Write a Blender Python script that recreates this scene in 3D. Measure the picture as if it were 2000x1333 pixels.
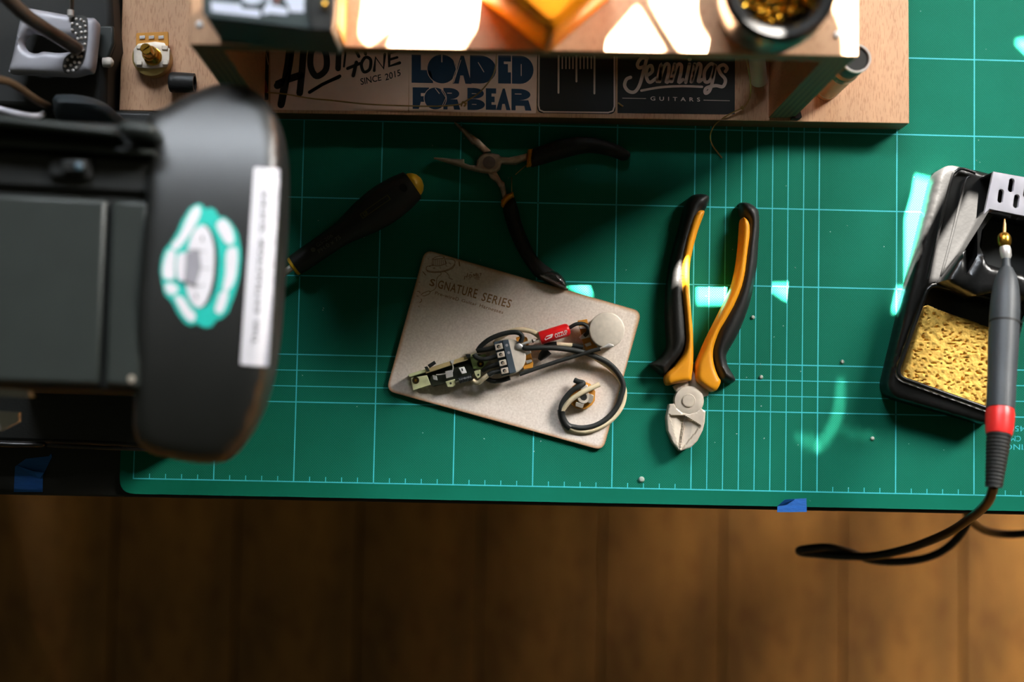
import bpy, bmesh, math, random
import numpy as np
from mathutils import Vector, Matrix, Euler, noise
from mathutils.geometry import delaunay_2d_cdt

for o in list(bpy.data.objects):
    bpy.data.objects.remove(o)
SC = bpy.context.scene
COL = SC.collection
random.seed(7)
R = math.radians

# ------------------------------------------------------------------ camera, world, lights, exposure
Z0 = 0.753                                   # height of the cutting mat's surface above the floor
F = 2778.0                                   # focal length in pixels of the 2000 x 1333 frame
CAM = Vector((0.2163, 0.0368, Z0 + 0.8990))
CROT = Euler((R(3.45187587), R(-1.27750251), R(1.17745246)))
cd = bpy.data.cameras.new('camera')
cd.sensor_width = 36.0
cd.lens = F / 2000 * 36
cd.clip_start = 0.02
cd.dof.use_dof = True
cd.dof.focus_distance = 0.888
cd.dof.aperture_fstop = 2.8
co = bpy.data.objects.new('camera', cd)
co.location = CAM
co.rotation_euler = CROT
COL.objects.link(co)
SC.camera = co
ROT = CROT.to_matrix()

wd = bpy.data.worlds.new('world')
SC.world = wd
wd.use_nodes = True
wd.node_tree.nodes['Background'].inputs[0].default_value = (0.95, 0.95, 0.62, 1)
wd.node_tree.nodes['Background'].inputs[1].default_value = 0.05

SUN_AZ, SUN_EL = R(5), R(30)                 # from the window behind the bench
SUND = Vector((math.sin(SUN_AZ) * math.cos(SUN_EL), math.cos(SUN_AZ) * math.cos(SUN_EL), math.sin(SUN_EL)))
sd = bpy.data.lights.new('sun', 'SUN')
sd.energy = 330
sd.angle = R(0.1)
sd.color = (1.0, 0.93, 0.84)
so = bpy.data.objects.new('sun', sd)
so.rotation_euler = SUND.to_track_quat('Z', 'Y').to_euler()
so.location = (2, 3, 3)
COL.objects.link(so)


def area(name, loc, target, sx, sy, power, color):
    d = bpy.data.lights.new(name, 'AREA')
    d.shape = 'RECTANGLE'
    d.size, d.size_y = sx, sy
    d.energy = power
    d.color = color
    o = bpy.data.objects.new(name, d)
    o.location = loc
    o.rotation_euler = (Vector(loc) - Vector(target)).to_track_quat('Z', 'Y').to_euler()
    COL.objects.link(o)
    return o


area('window_daylight_right', (2.20, 1.96, 2.32), (0.40, 0.10, 0.75), 1.24, 0.9, 250, (1.0, 0.97, 0.92))
area('window_daylight_back', (-0.10, 1.97, 2.50), (0.0, 0.2, 0.8), 1.4, 0.46, 74, (0.85, 0.92, 1.0))

SC.view_settings.view_transform = 'Standard'
SC.view_settings.look = 'None'
SC.view_settings.gamma = 1
SC.view_settings.exposure = 0.0
SC.view_settings.use_curve_mapping = False

# ------------------------------------------------------------------ helpers


def W(x, y, h=0.0):
    """the point h cm above the mat that lies under pixel (x, y) of the photograph"""
    d = ROT @ Vector(((x - 1000) / F, -(y - 666.5) / F, -1.0))
    t = (Z0 + h / 100 - CAM.z) / d.z
    return CAM + d * t


def WC(x, y, h=0.0):
    p = W(x, y, h)
    return (p.x * 100, p.y * 100)


def zc(ox, oy, s):
    return lambda pts: [(ox + x / s, oy + y / s) for x, y in pts]


def lin(c):
    r = []
    for v in c:
        v /= 255.0
        r.append(v / 12.92 if v <= 0.04045 else ((v + 0.055) / 1.055) ** 2.4)
    return tuple(r) + (1.0,)


MATS = {}


def M(name, rgb, rough=0.5, metal=0.0, var=0.12, scale=60.0, bump=0.0, bscale=400.0, stretch=(1, 1, 1), spec=None, trans=0.0, coat=0.0, sss=0.0):
    m = bpy.data.materials.new(name)
    m.use_nodes = True
    nt = m.node_tree
    b = nt.nodes['Principled BSDF']
    tc = nt.nodes.new('ShaderNodeTexCoord')
    mp = nt.nodes.new('ShaderNodeMapping')
    mp.inputs['Scale'].default_value = stretch
    nt.links.new(tc.outputs['Object'], mp.inputs[0])
    nz = nt.nodes.new('ShaderNodeTexNoise')
    nz.inputs['Scale'].default_value = scale
    nz.inputs['Detail'].default_value = 5
    nt.links.new(mp.outputs[0], nz.inputs['Vector'])
    cr = nt.nodes.new('ShaderNodeValToRGB')
    c = lin(rgb)
    cr.color_ramp.elements[0].position = 0.3
    cr.color_ramp.elements[1].position = 0.7
    cr.color_ramp.elements[0].color = tuple(v * (1 - var) for v in c[:3]) + (1,)
    cr.color_ramp.elements[1].color = tuple(min(1, v * (1 + var)) for v in c[:3]) + (1,)
    nt.links.new(nz.outputs['Fac'], cr.inputs[0])
    nt.links.new(cr.outputs[0], b.inputs['Base Color'])
    b.inputs['Roughness'].default_value = rough
    b.inputs['Metallic'].default_value = metal
    if spec is not None:
        b.inputs['Specular IOR Level'].default_value = spec
    if trans:
        b.inputs['Transmission Weight'].default_value = trans
    if coat:
        b.inputs['Coat Weight'].default_value = coat
    if sss:
        b.inputs['Subsurface Weight'].default_value = sss
        b.inputs['Subsurface Radius'].default_value = (0.01, 0.006, 0.003)
    if bump:
        n2 = nt.nodes.new('ShaderNodeTexNoise')
        n2.inputs['Scale'].default_value = bscale
        n2.inputs['Detail'].default_value = 3
        nt.links.new(mp.outputs[0], n2.inputs['Vector'])
        bp = nt.nodes.new('ShaderNodeBump')
        bp.inputs['Strength'].default_value = bump
        bp.inputs['Distance'].default_value = 0.0008
        nt.links.new(n2.outputs['Fac'], bp.inputs['Height'])
        nt.links.new(bp.outputs[0], b.inputs['Normal'])
    MATS[name] = m
    return m


ORG = {}


def reg(o, origin):
    ORG[o.name] = Vector(origin)


def mk(name, verts, faces, mat, parent=None, smooth=40, fmat=None, attr=None):
    """one mesh object from world-space vertices; its origin sits at its base centre"""
    vs = [Vector(v) for v in verts]
    mn = Vector((min(v.x for v in vs), min(v.y for v in vs), min(v.z for v in vs)))
    mx = Vector((max(v.x for v in vs), max(v.y for v in vs), max(v.z for v in vs)))
    org = Vector(((mn.x + mx.x) / 2, (mn.y + mx.y) / 2, mn.z))
    me = bpy.data.meshes.new(name)
    me.from_pydata([tuple(v - org) for v in vs], [], faces)
    for m in (mat if isinstance(mat, (list, tuple)) else [mat]):
        me.materials.append(m)
    if fmat:
        for p, i in zip(me.polygons, fmat):
            p.material_index = i
    if attr is not None:
        a = me.attributes.new('edge_dist', 'FLOAT', 'POINT')
        for i, v in enumerate(attr):
            a.data[i].value = v
    me.update()
    if smooth:
        me.polygons.foreach_set('use_smooth', [True] * len(me.polygons))
        me.set_sharp_from_angle(angle=R(smooth))
    o = bpy.data.objects.new(name, me)
    COL.objects.link(o)
    if parent:
        o.parent = parent
        o.location = org - ORG[parent.name]
    else:
        o.location = org
    reg(o, org)
    return o


def tag(o, label=None, cat=None, group=None, kind=None):
    if label:
        o['label'] = label
    if cat:
        o['category'] = cat
    if group:
        o['group'] = group
    if kind:
        o['kind'] = kind
    return o


def thing(name, label, cat, loc, group=None):
    o = bpy.data.objects.new(name, None)
    o.empty_display_size = 0.02
    COL.objects.link(o)
    o.location = loc
    reg(o, loc)
    return tag(o, label, cat, group)


def catmull(pts, n=6, closed=False):
    pts = [Vector(p) for p in pts]
    if len(pts) < 3:
        return pts
    out = []
    N = len(pts)
    for i in range(N if closed else N - 1):
        if closed:
            p0, p1, p2, p3 = pts[i - 1], pts[i], pts[(i + 1) % N], pts[(i + 2) % N]
        else:
            p0, p1, p2, p3 = pts[max(i - 1, 0)], pts[i], pts[i + 1], pts[min(i + 2, N - 1)]
        for k in range(n):
            t = k / n
            out.append(0.5 * ((2 * p1) + (p2 - p0) * t + (2 * p0 - 5 * p1 + 4 * p2 - p3) * t * t + (3 * p1 - p0 - 3 * p2 + p3) * t ** 3))
    if not closed:
        out.append(pts[-1])
    return out


def c2(pts, n=5, closed=True):
    return [(p.x, p.y) for p in catmull([(x, y, 0) for x, y in pts], n, closed)]


def round_poly(c, r, n=6):
    out = []
    N = len(c)
    for i in range(N):
        p = Vector(c[i]); a = Vector(c[i - 1]); b = Vector(c[(i + 1) % N])
        da, db = (a - p), (b - p)
        rr = min(r, da.length * .45, db.length * .45)
        s, e = p + da.normalized() * rr, p + db.normalized() * rr
        for k in range(n + 1):
            t = k / n
            out.append(tuple((1 - t) ** 2 * s + 2 * t * (1 - t) * p + t * t * e))
    return out


def tube_geo(path, rad, seg=10, cap=True, squash=1.0):
    path = [Vector(p) for p in path]
    n = len(path)
    rs = rad if isinstance(rad, (list, tuple)) else [rad] * n
    vs, fs = [], []
    up = None
    for i, p in enumerate(path):
        t = (path[min(i + 1, n - 1)] - path[max(i - 1, 0)])
        if t.length < 1e-9:
            t = Vector((1, 0, 0))
        t.normalize()
        if up is None:
            ref = Vector((0, 0, 1)) if abs(t.z) < .9 else Vector((0, 1, 0))
            up = (ref - t * ref.dot(t)).normalized()
        else:
            up = (up - t * up.dot(t))
            up.normalize()
        sd_ = t.cross(up)
        for k in range(seg):
            a = 2 * math.pi * k / seg
            vs.append(p + (sd_ * math.cos(a) + up * math.sin(a) * squash) * rs[i])
    for i in range(n - 1):
        for k in range(seg):
            k2 = (k + 1) % seg
            fs.append((i * seg + k, i * seg + k2, (i + 1) * seg + k2, (i + 1) * seg + k))
    if cap:
        fs.append(tuple(reversed(range(seg))))
        fs.append(tuple((n - 1) * seg + k for k in range(seg)))
    return vs, fs


def tube(name, path, r_cm, mat, parent=None, seg=10, smooth=50, n=6, raw=False, squash=1.0):
    """path: world points; radius in cm (number or list per input point)"""
    if isinstance(r_cm, (list, tuple)):
        p4 = [Vector((*p, r)) for p, r in zip(path, r_cm)]
        sm = p4 if raw else catmull(p4, n)
        pts = [Vector(p[:3]) for p in sm]
        rad = [p[3] / 100 for p in sm]
    else:
        pts = path if raw else catmull(path, n)
        rad = r_cm / 100
    vs, fs = tube_geo(pts, rad, seg, True, squash)
    return mk(name, vs, fs, mat, parent, smooth)


def px_path(pts, hs):
    if not isinstance(hs, (list, tuple)):
        hs = [hs] * len(pts)
    return [W(x, y, h) for (x, y), h in zip(pts, hs)]


def lathe_geo(p0, axis, prof, seg=24):
    """prof: (distance along axis, radius) in cm"""
    axis = Vector(axis).normalized()
    ref = Vector((0, 0, 1)) if abs(axis.z) < .9 else Vector((0, 1, 0))
    u = (ref - axis * ref.dot(axis)).normalized()
    v = axis.cross(u)
    vs, fs = [], []
    for t, r in prof:
        for k in range(seg):
            a = 2 * math.pi * k / seg
            vs.append(Vector(p0) + axis * (t / 100) + (u * math.cos(a) + v * math.sin(a)) * (max(r, 1e-4) / 100))
    for i in range(len(prof) - 1):
        for k in range(seg):
            k2 = (k + 1) % seg
            fs.append((i * seg + k, i * seg + k2, (i + 1) * seg + k2, (i + 1) * seg + k))
    fs.append(tuple(reversed(range(seg))))
    fs.append(tuple((len(prof) - 1) * seg + k for k in range(seg)))
    return vs, fs


def lathe(name, p0, axis, prof, mat, parent=None, seg=24, smooth=35):
    vs, fs = lathe_geo(p0, axis, prof, seg)
    return mk(name, vs, fs, mat, parent, smooth)


UPV = (0, 0, 1)


def bevel(o, w_cm, seg=2, ang=40):
    b = o.modifiers.new('bevel', 'BEVEL')
    b.width = w_cm / 100
    b.segments = seg
    b.limit_method = 'ANGLE'
    b.angle_limit = R(ang)
    return o


def prism(name, outline, h0, h1, mat, parent=None, bev=0.0, side_mat=None, smooth=40, zt=None):
    """outline: world xy in cm; h0,h1 cm above the mat; zt(x,y): extra top height in cm"""
    n = len(outline)
    A = sum(outline[i][0] * outline[(i + 1) % n][1] - outline[(i + 1) % n][0] * outline[i][1] for i in range(n))
    if A < 0:
        outline = outline[::-1]
    vs = [Vector((x / 100, y / 100, Z0 + h0 / 100)) for x, y in outline]
    vs += [Vector((x / 100, y / 100, Z0 + (h1 + (zt(x, y) if zt else 0)) / 100)) for x, y in outline]
    fs = [tuple(reversed(range(n))), tuple(range(n, 2 * n))]
    fm = [0, 0]
    for i in range(n):
        j = (i + 1) % n
        fs.append((i, j, n + j, n + i))
        fm.append(1)
    o = mk(name, vs, fs, [mat, side_mat] if side_mat else mat, parent, smooth, fm if side_mat else None)
    if bev:
        bevel(o, bev)
    return o


def pxo(pts, h):
    return [WC(x, y, h) for x, y in pts]


def pprism(name, pts, h0, h1, mat, parent=None, bev=0.0, side_mat=None, zt=None):
    return prism(name, pxo(pts, h1), h0, h1, mat, parent, bev, side_mat, zt=zt)


def densify(lp, step):
    out = []
    n = len(lp)
    for i in range(n):
        a = np.array(lp[i]); b = np.array(lp[(i + 1) % n])
        L = np.linalg.norm(b - a)
        k = max(1, int(round(L / step)))
        for j in range(k):
            out.append(tuple(a + (b - a) * j / k))
    return out


def inside(P, loop):
    x, y = P[:, 0], P[:, 1]
    res = np.zeros(len(P), bool)
    n = len(loop)
    for i in range(n):
        x1, y1 = loop[i]; x2, y2 = loop[(i + 1) % n]
        if y1 == y2:
            continue
        c = ((y1 > y) != (y2 > y)) & (x < (x2 - x1) * (y - y1) / (y2 - y1) + x1)
        res ^= c
    return res


def bdist(P, loops):
    d = np.full(len(P), 1e9)
    for lp in loops:
        n = len(lp)
        for i in range(n):
            a = np.array(lp[i]); b = np.array(lp[(i + 1) % n])
            ab = b - a
            L2 = (ab ** 2).sum()
            if L2 < 1e-14:
                continue
            t = np.clip(((P - a) @ ab) / L2, 0, 1)
            q = a + t[:, None] * ab
            d = np.minimum(d, np.hypot(*(P - q).T))
    return d


def cdt_fill(loops, step=None, extra=()):
    """2D triangulation (cm) of loops[0] minus the other loops, with inner grid points"""
    pts, eds = [], []
    for lp in loops:
        s = len(pts)
        lp2 = densify(lp, step) if step else lp
        pts += lp2
        eds += [(s + i, s + (i + 1) % len(lp2)) for i in range(len(lp2))]
    for a in extra:
        s = len(pts)
        pts += list(a)
        eds += [(s + i, s + i + 1) for i in range(len(a) - 1)]
    if step:
        L = np.array(loops[0])
        x0, y0 = L.min(0); x1, y1 = L.max(0)
        g = []
        j = 0
        y = y0
        while y < y1:
            x = x0 + (step / 2 if j % 2 else 0)
            while x < x1:
                g.append((x, y))
                x += step
            y += step * .87
            j += 1
        G = np.array(g)
        ok = inside(G, loops[0])
        for h in loops[1:]:
            ok &= ~inside(G, h)
        G = G[ok]
        if len(G):
            G = G[bdist(G, loops) > step * .45]
            pts += [tuple(p) for p in G]
    r = delaunay_2d_cdt([Vector(p) for p in pts], eds, [], 0, 1e-5)
    V = np.array([tuple(v) for v in r[0]])
    T = [tuple(f) for f in r[2]]
    Cn = np.array([V[list(f)].mean(0) for f in T])
    ok = inside(Cn, loops[0])
    for h in loops[1:]:
        ok &= ~inside(Cn, h)
    T = [t for t, k in zip(T, ok) if k]
    return V, T


def pillow(name, loops, hb, side, H, r, mat, parent=None, step=.15, zf=None, smooth=50, extra=(), power=2.0):
    V, T = cdt_fill(loops, step, extra)
    d = bdist(V, loops)
    q = np.clip(1 - d / max(r, 1e-6), 0, 1)
    z = hb + side + H * np.sqrt(np.clip(1 - q ** power, 0, 1))
    if zf:
        z = z + np.array([zf(V[i, 0], V[i, 1], d[i]) for i in range(len(V))])
    n = len(V)
    fs = []
    for t in T:
        a, b, c = V[t[0]], V[t[1]], V[t[2]]
        if (b[0] - a[0]) * (c[1] - a[1]) - (b[1] - a[1]) * (c[0] - a[0]) < 0:
            t = t[::-1]
        fs.append(tuple(t))
    cnt = {}
    for t in fs:
        for i in range(len(t)):
            cnt[(t[i], t[(i + 1) % len(t)])] = 1
    walls = [(b, a, a + n, b + n) for (a, b) in cnt if (b, a) not in cnt]
    vs = [(V[i, 0] / 100, V[i, 1] / 100, Z0 + z[i] / 100) for i in range(n)]
    vs += [(V[i, 0] / 100, V[i, 1] / 100, Z0 + hb / 100) for i in range(n)]
    fs2 = fs + [tuple(k + n for k in reversed(t)) for t in fs] + walls
    return mk(name, vs, fs2, mat, parent, smooth, attr=list(d) + [0.0] * n)


def ppillow(name, loops_px, href, hb, side, H, r, mat, parent=None, **k):
    return pillow(name, [pxo(l, href) for l in loops_px], hb, side, H, r, mat, parent, **k)


def place_h(h):
    if callable(h):
        def f(x, y):
            p = W(x, y, h(x, y))
            return p
        return f
    return lambda x, y: W(x, y, h)


def ink(name, polys, h, mat, parent, strokes=(), texts=(), smooth=0):
    """flat print on a surface at height h: filled polygons, thick strokes and lettering in photograph pixels"""
    P = place_h(h)
    vs, fs = [], []

    def add_poly(pts):
        r = delaunay_2d_cdt([Vector(p) for p in pts], [(i, (i + 1) % len(pts)) for i in range(len(pts))], [], 1, 1e-6)
        s = len(vs)
        for v in r[0]:
            vs.append(P(v[0], v[1]))
        for f in r[2]:
            fs.append(tuple(s + i for i in f))
    for p in polys:
        add_poly(p)
    for st in strokes:
        pts, w = st[0], st[1]
        if len(st) > 2 and st[2]:
            pts = c2(pts, 6, st[2] == 'loop')
            if st[2] == 'loop':
                pts = pts + [pts[0]]
        n = len(pts)
        s = len(vs)
        for i in range(n):
            a = Vector(pts[max(i - 1, 0)]); b = Vector(pts[min(i + 1, n - 1)])
            t = (b - a)
            t = t.normalized() if t.length > 1e-9 else Vector((1, 0))
            nn = Vector((-t.y, t.x)) * (w / 2)
            p = Vector(pts[i])
            vs.append(P(*(p + nn))); vs.append(P(*(p - nn)))
        for i in range(n - 1):
            fs.append((s + 2 * i, s + 2 * i + 1, s + 2 * i + 3, s + 2 * i + 2))
        for e in (pts[0], pts[-1]):
            s = len(vs)
            for k in range(10):
                a = 2 * math.pi * k / 10
                vs.append(P(e[0] + math.cos(a) * w / 2, e[1] + math.sin(a) * w / 2))
            fs.append(tuple(s + k for k in range(10)))
    for tx in texts:
        body, quad = tx[0], tx[1]
        tv, tf = text_geo(body, tx[2] if len(tx) > 2 else 0.0, tx[3] if len(tx) > 3 else 1.0)
        s = len(vs)
        (ax, ay), (bx, by), (cx, cy), (dx, dy) = quad          # TL TR BR BL
        for u, v in tv:
            x = (1 - v) * ((1 - u) * dx + u * cx) + v * ((1 - u) * ax + u * bx)
            y = (1 - v) * ((1 - u) * dy + u * cy) + v * ((1 - u) * ay + u * by)
            vs.append(P(x, y))
        fs.extend(tuple(s + i for i in f) for f in tf)
    # faces upwards
    out = []
    for f in fs:
        a, b, c = vs[f[0]], vs[f[1]], vs[f[2]]
        nz = (b - a).cross(c - a).z
        out.append(f if nz >= 0 else tuple(reversed(f)))
    return mk(name, vs, out, mat, parent, smooth)


def text_geo(body, offset=0.0, space=1.0):
    """lettering scaled into the unit square"""
    cu = bpy.data.curves.new('lettering', 'FONT')
    cu.body = body
    cu.offset = offset
    cu.space_character = space
    cu.resolution_u = 3
    ob = bpy.data.objects.new('lettering', cu)
    COL.objects.link(ob)
    bpy.context.view_layer.update()
    dg = bpy.context.evaluated_depsgraph_get()
    me = bpy.data.meshes.new_from_object(ob.evaluated_get(dg))
    v = [(p.co.x, p.co.y) for p in me.vertices]
    f = [tuple(p.vertices) for p in me.polygons]
    bpy.data.objects.remove(ob)
    bpy.data.meshes.remove(me)
    bpy.data.curves.remove(cu)
    x0 = min(a for a, b in v); x1 = max(a for a, b in v)
    y0 = min(b for a, b in v); y1 = max(b for a, b in v)
    return [((a - x0) / (x1 - x0), (b - y0) / (y1 - y0)) for a, b in v], f


def circ(cx, cy, r, n=20, ry=None, a0=0):
    ry = ry or r
    return [(cx + r * math.cos(a0 + 2 * math.pi * k / n), cy + ry * math.sin(a0 + 2 * math.pi * k / n)) for k in range(n)]


def boxcm(name, x0, x1, y0, y1, h0, h1, mat, parent=None, bev=0.0, side_mat=None):
    return prism(name, [(x0, y0), (x1, y0), (x1, y1), (x0, y1)], h0, h1, mat, parent, bev, side_mat)


# ------------------------------------------------------------------ materials
black_plastic = M('black_plastic', (26, 27, 26), 0.42, var=.2, bump=.15, bscale=900)
black_matte = M('black_matte', (20, 21, 19), 0.65, var=.2)
hood_black = M('hood_black', (25, 26, 25), 0.42, var=.1, bump=.05, bscale=1500, spec=.9)
grey_plastic = M('grey_plastic', (38, 43, 40), 0.45, var=.1)
rubber = M('black_rubber', (24, 24, 23), 0.5, var=.15, bump=.2, bscale=700)
foam_grip = M('black_dipped_grip', (21, 21, 19), 0.7, var=.25, bump=.3, bscale=900)
glossy_black = M('shiny_black', (40, 40, 40), 0.22, coat=1.0, var=.1, bump=.9, bscale=600)
steel = M('brushed_steel', (200, 188, 172), 0.42, 0.75, var=.12, scale=200)
tool_steel = M('worn_steel', (185, 160, 140), 0.45, 0.55, var=.22, scale=250, bump=.3, bscale=900)
satin_steel = M('satin_nickel', (212, 200, 184), 0.5, 0.35, var=.06, scale=300)
chrome = M('solder_silver', (225, 220, 215), 0.28, 0.5, var=.1)
dull_cap = M('pot_cover_tin', (218, 207, 192), 0.55, 0.25, var=.07, scale=350)
zinc = M('yellow_zinc', (214, 216, 166), 0.35, 0.3, var=.25, scale=120)
brass = M('brass', (205, 155, 60), 0.25, 0.95, var=.2, scale=200)
amber = M('amber_phenolic', (205, 140, 45), 0.5, var=.15)
orange_rub = M('orange_rubber', (228, 150, 22), 0.42, var=.08, bump=.1, bscale=800)
yellow_pl = M('yellow_plastic', (232, 180, 20), 0.4, var=.08)
blue_tape = M('blue_tape', (20, 100, 185), 0.6, var=.15, bump=.4, bscale=300, stretch=(1, 8, 1))
cream_wire = M('cream_cloth_wire', (226, 208, 172), 0.7, var=.1, bump=.3, bscale=2500)
black_wire = M('black_cloth_wire', (30, 33, 31), 0.6, var=.2, bump=.3, bscale=2500)
slate = M('slate_terminal', (62, 74, 84), 0.5, var=.1)
red_sleeve = M('red_sleeve', (225, 28, 32), 0.3, var=.08)
white_print = M('white_print', (240, 236, 232), 0.6, var=.04)
white_label = M('white_label', (222, 219, 224), 0.8, var=.03)
pink_paper = M('off_white_sticker', (236, 204, 186), 0.5, var=.05)
ink_black = M('black_ink', (16, 17, 14), 0.6, var=.1)
ink_navy = M('navy_ink', (24, 60, 92), 0.55, var=.1)
ink_white = M('pale_ink', (214, 188, 174), 0.55, var=.05)
ink_teal = M('teal_print', (38, 190, 175), 0.45, var=.06)
ink_grey = M('grey_print', (150, 148, 155), 0.5, var=.05)
ink_label = M('label_type', (60, 56, 62), 0.6, var=.05)
engrave = M('laser_engraving', (150, 108, 60), 0.8, var=.15, scale=300)
mat_ink = M('turquoise_print', (60, 196, 204), 0.5, var=.06)
gold_wire = M('gold_wire', (190, 155, 95), 0.3, 0.8, var=.2)
silver_paddle = M('silver_cast', (172, 170, 176), 0.45, 0.2, var=.05)
gooseneck_m = M('gooseneck_metal', (120, 108, 98), 0.35, 0.8, var=.1)
orange_box_m = M('orange_plastic', (238, 140, 8), 0.35, var=.06, sss=.3)
sponge_m = M('yellow_sponge', (240, 192, 92), 0.9, var=.14, scale=260, bump=.5, bscale=700)
heat_red = M('red_band', (235, 45, 42), 0.35, var=.06)
iron_grey = M('iron_handle', (62, 66, 70), 0.5, var=.1)
white_pl = M('white_plastic', (214, 206, 194), 0.5, var=.04)
cable_m = M('black_cable', (20, 21, 20), 0.4, var=.1)
teal_band = M('teal_foil', (10, 130, 115), 0.2, 0.4, var=.1)
glass_brown = M('kraft_tube', (196, 146, 102), 0.4, var=.08)
tube_dark = M('dark_green_lacquer', (14, 60, 50), 0.3, var=.1)
bench_black = M('black_bench', (19, 19, 17), 0.55, var=.2, bump=.1)
wall_m = M('plaster', (150, 140, 125), 0.9, var=.05, scale=8)
sun_mask_m = M('sun_mask_dark', (60, 52, 44), 0.9, var=.1)  # dark surface of the added sun mask
crumb_m = M('solder_crumb', (190, 200, 190), 0.35, .3, var=.2)


def wood_mat(name, rgb, stretch, fleck=0.5, lo=.93, hi=1.06, n1s=90, n2s=1500):
    m = bpy.data.materials.new(name)
    m.use_nodes = True
    nt = m.node_tree
    b = nt.nodes['Principled BSDF']
    tc = nt.nodes.new('ShaderNodeTexCoord')
    mp = nt.nodes.new('ShaderNodeMapping')
    mp.inputs['Scale'].default_value = stretch
    nt.links.new(tc.outputs['Object'], mp.inputs[0])
    n1 = nt.nodes.new('ShaderNodeTexNoise'); n1.inputs['Scale'].default_value = n1s; n1.inputs['Detail'].default_value = 6
    n2 = nt.nodes.new('ShaderNodeTexNoise'); n2.inputs['Scale'].default_value = n2s; n2.inputs['Detail'].default_value = 2
    nt.links.new(mp.outputs[0], n1.inputs['Vector']); nt.links.new(mp.outputs[0], n2.inputs['Vector'])
    cr = nt.nodes.new('ShaderNodeValToRGB')
    c = lin(rgb)
    cr.color_ramp.elements[0].position = .3; cr.color_ramp.elements[1].position = .7
    cr.color_ramp.elements[0].color = tuple(v * lo for v in c[:3]) + (1,)
    cr.color_ramp.elements[1].color = tuple(v * hi for v in c[:3]) + (1,)
    nt.links.new(n1.outputs['Fac'], cr.inputs[0])
    r2 = nt.nodes.new('ShaderNodeValToRGB')
    r2.color_ramp.elements[0].position = .36; r2.color_ramp.elements[1].position = .48
    r2.color_ramp.elements[0].color = (.62, .5, .42, 1); r2.color_ramp.elements[1].color = (1, 1, 1, 1)
    nt.links.new(n2.outputs['Fac'], r2.inputs[0])
    mx = nt.nodes.new('ShaderNodeMix'); mx.data_type = 'RGBA'; mx.blend_type = 'MULTIPLY'
    mx.inputs[0].default_value = fleck
    nt.links.new(cr.outputs[0], mx.inputs[6]); nt.links.new(r2.outputs[0], mx.inputs[7])
    nt.links.new(mx.outputs[2], b.inputs['Base Color'])
    b.inputs['Roughness'].default_value = .5
    return m


def ply_edge(name, axis):
    """laminated edge: thin veneers along the given axis"""
    m = bpy.data.materials.new(name)
    m.use_nodes = True
    nt = m.node_tree
    b = nt.nodes['Principled BSDF']
    tc = nt.nodes.new('ShaderNodeTexCoord')
    sp = nt.nodes.new('ShaderNodeSeparateXYZ')
    nt.links.new(tc.outputs['Object'], sp.inputs[0])
    mu = nt.nodes.new('ShaderNodeMath'); mu.operation = 'MULTIPLY'; mu.inputs[1].default_value = 2 * math.pi / .0034
    nt.links.new(sp.outputs[axis], mu.inputs[0])
    sn = nt.nodes.new('ShaderNodeMath'); sn.operation = 'SINE'
    nt.links.new(mu.outputs[0], sn.inputs[0])
    cr = nt.nodes.new('ShaderNodeValToRGB')
    cr.color_ramp.elements[0].color = lin((74, 58, 32)); cr.color_ramp.elements[1].color = lin((108, 86, 50))
    mr = nt.nodes.new('ShaderNodeMapRange'); mr.inputs[1].default_value = -1; mr.inputs[2].default_value = 1
    nt.links.new(sn.outputs[0], mr.inputs[0]); nt.links.new(mr.outputs[0], cr.inputs[0])
    nt.links.new(cr.outputs[0], b.inputs['Base Color'])
    b.inputs['Roughness'].default_value = .6
    return m


beech = wood_mat('beech_veneer', (200, 156, 120), (1, .13, 1), .55)
beech_side = wood_mat('beech_veneer_upright', (190, 128, 82), (1, 1, .13), .5)
ply_z = ply_edge('plywood_edge_flat', 2)
ply_x = ply_edge('plywood_edge_upright', 0)
floor_w = wood_mat('floor_oak', (182, 124, 56), (.55, .16, 1), .6, .5, 1.35, 25, 220)


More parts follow.
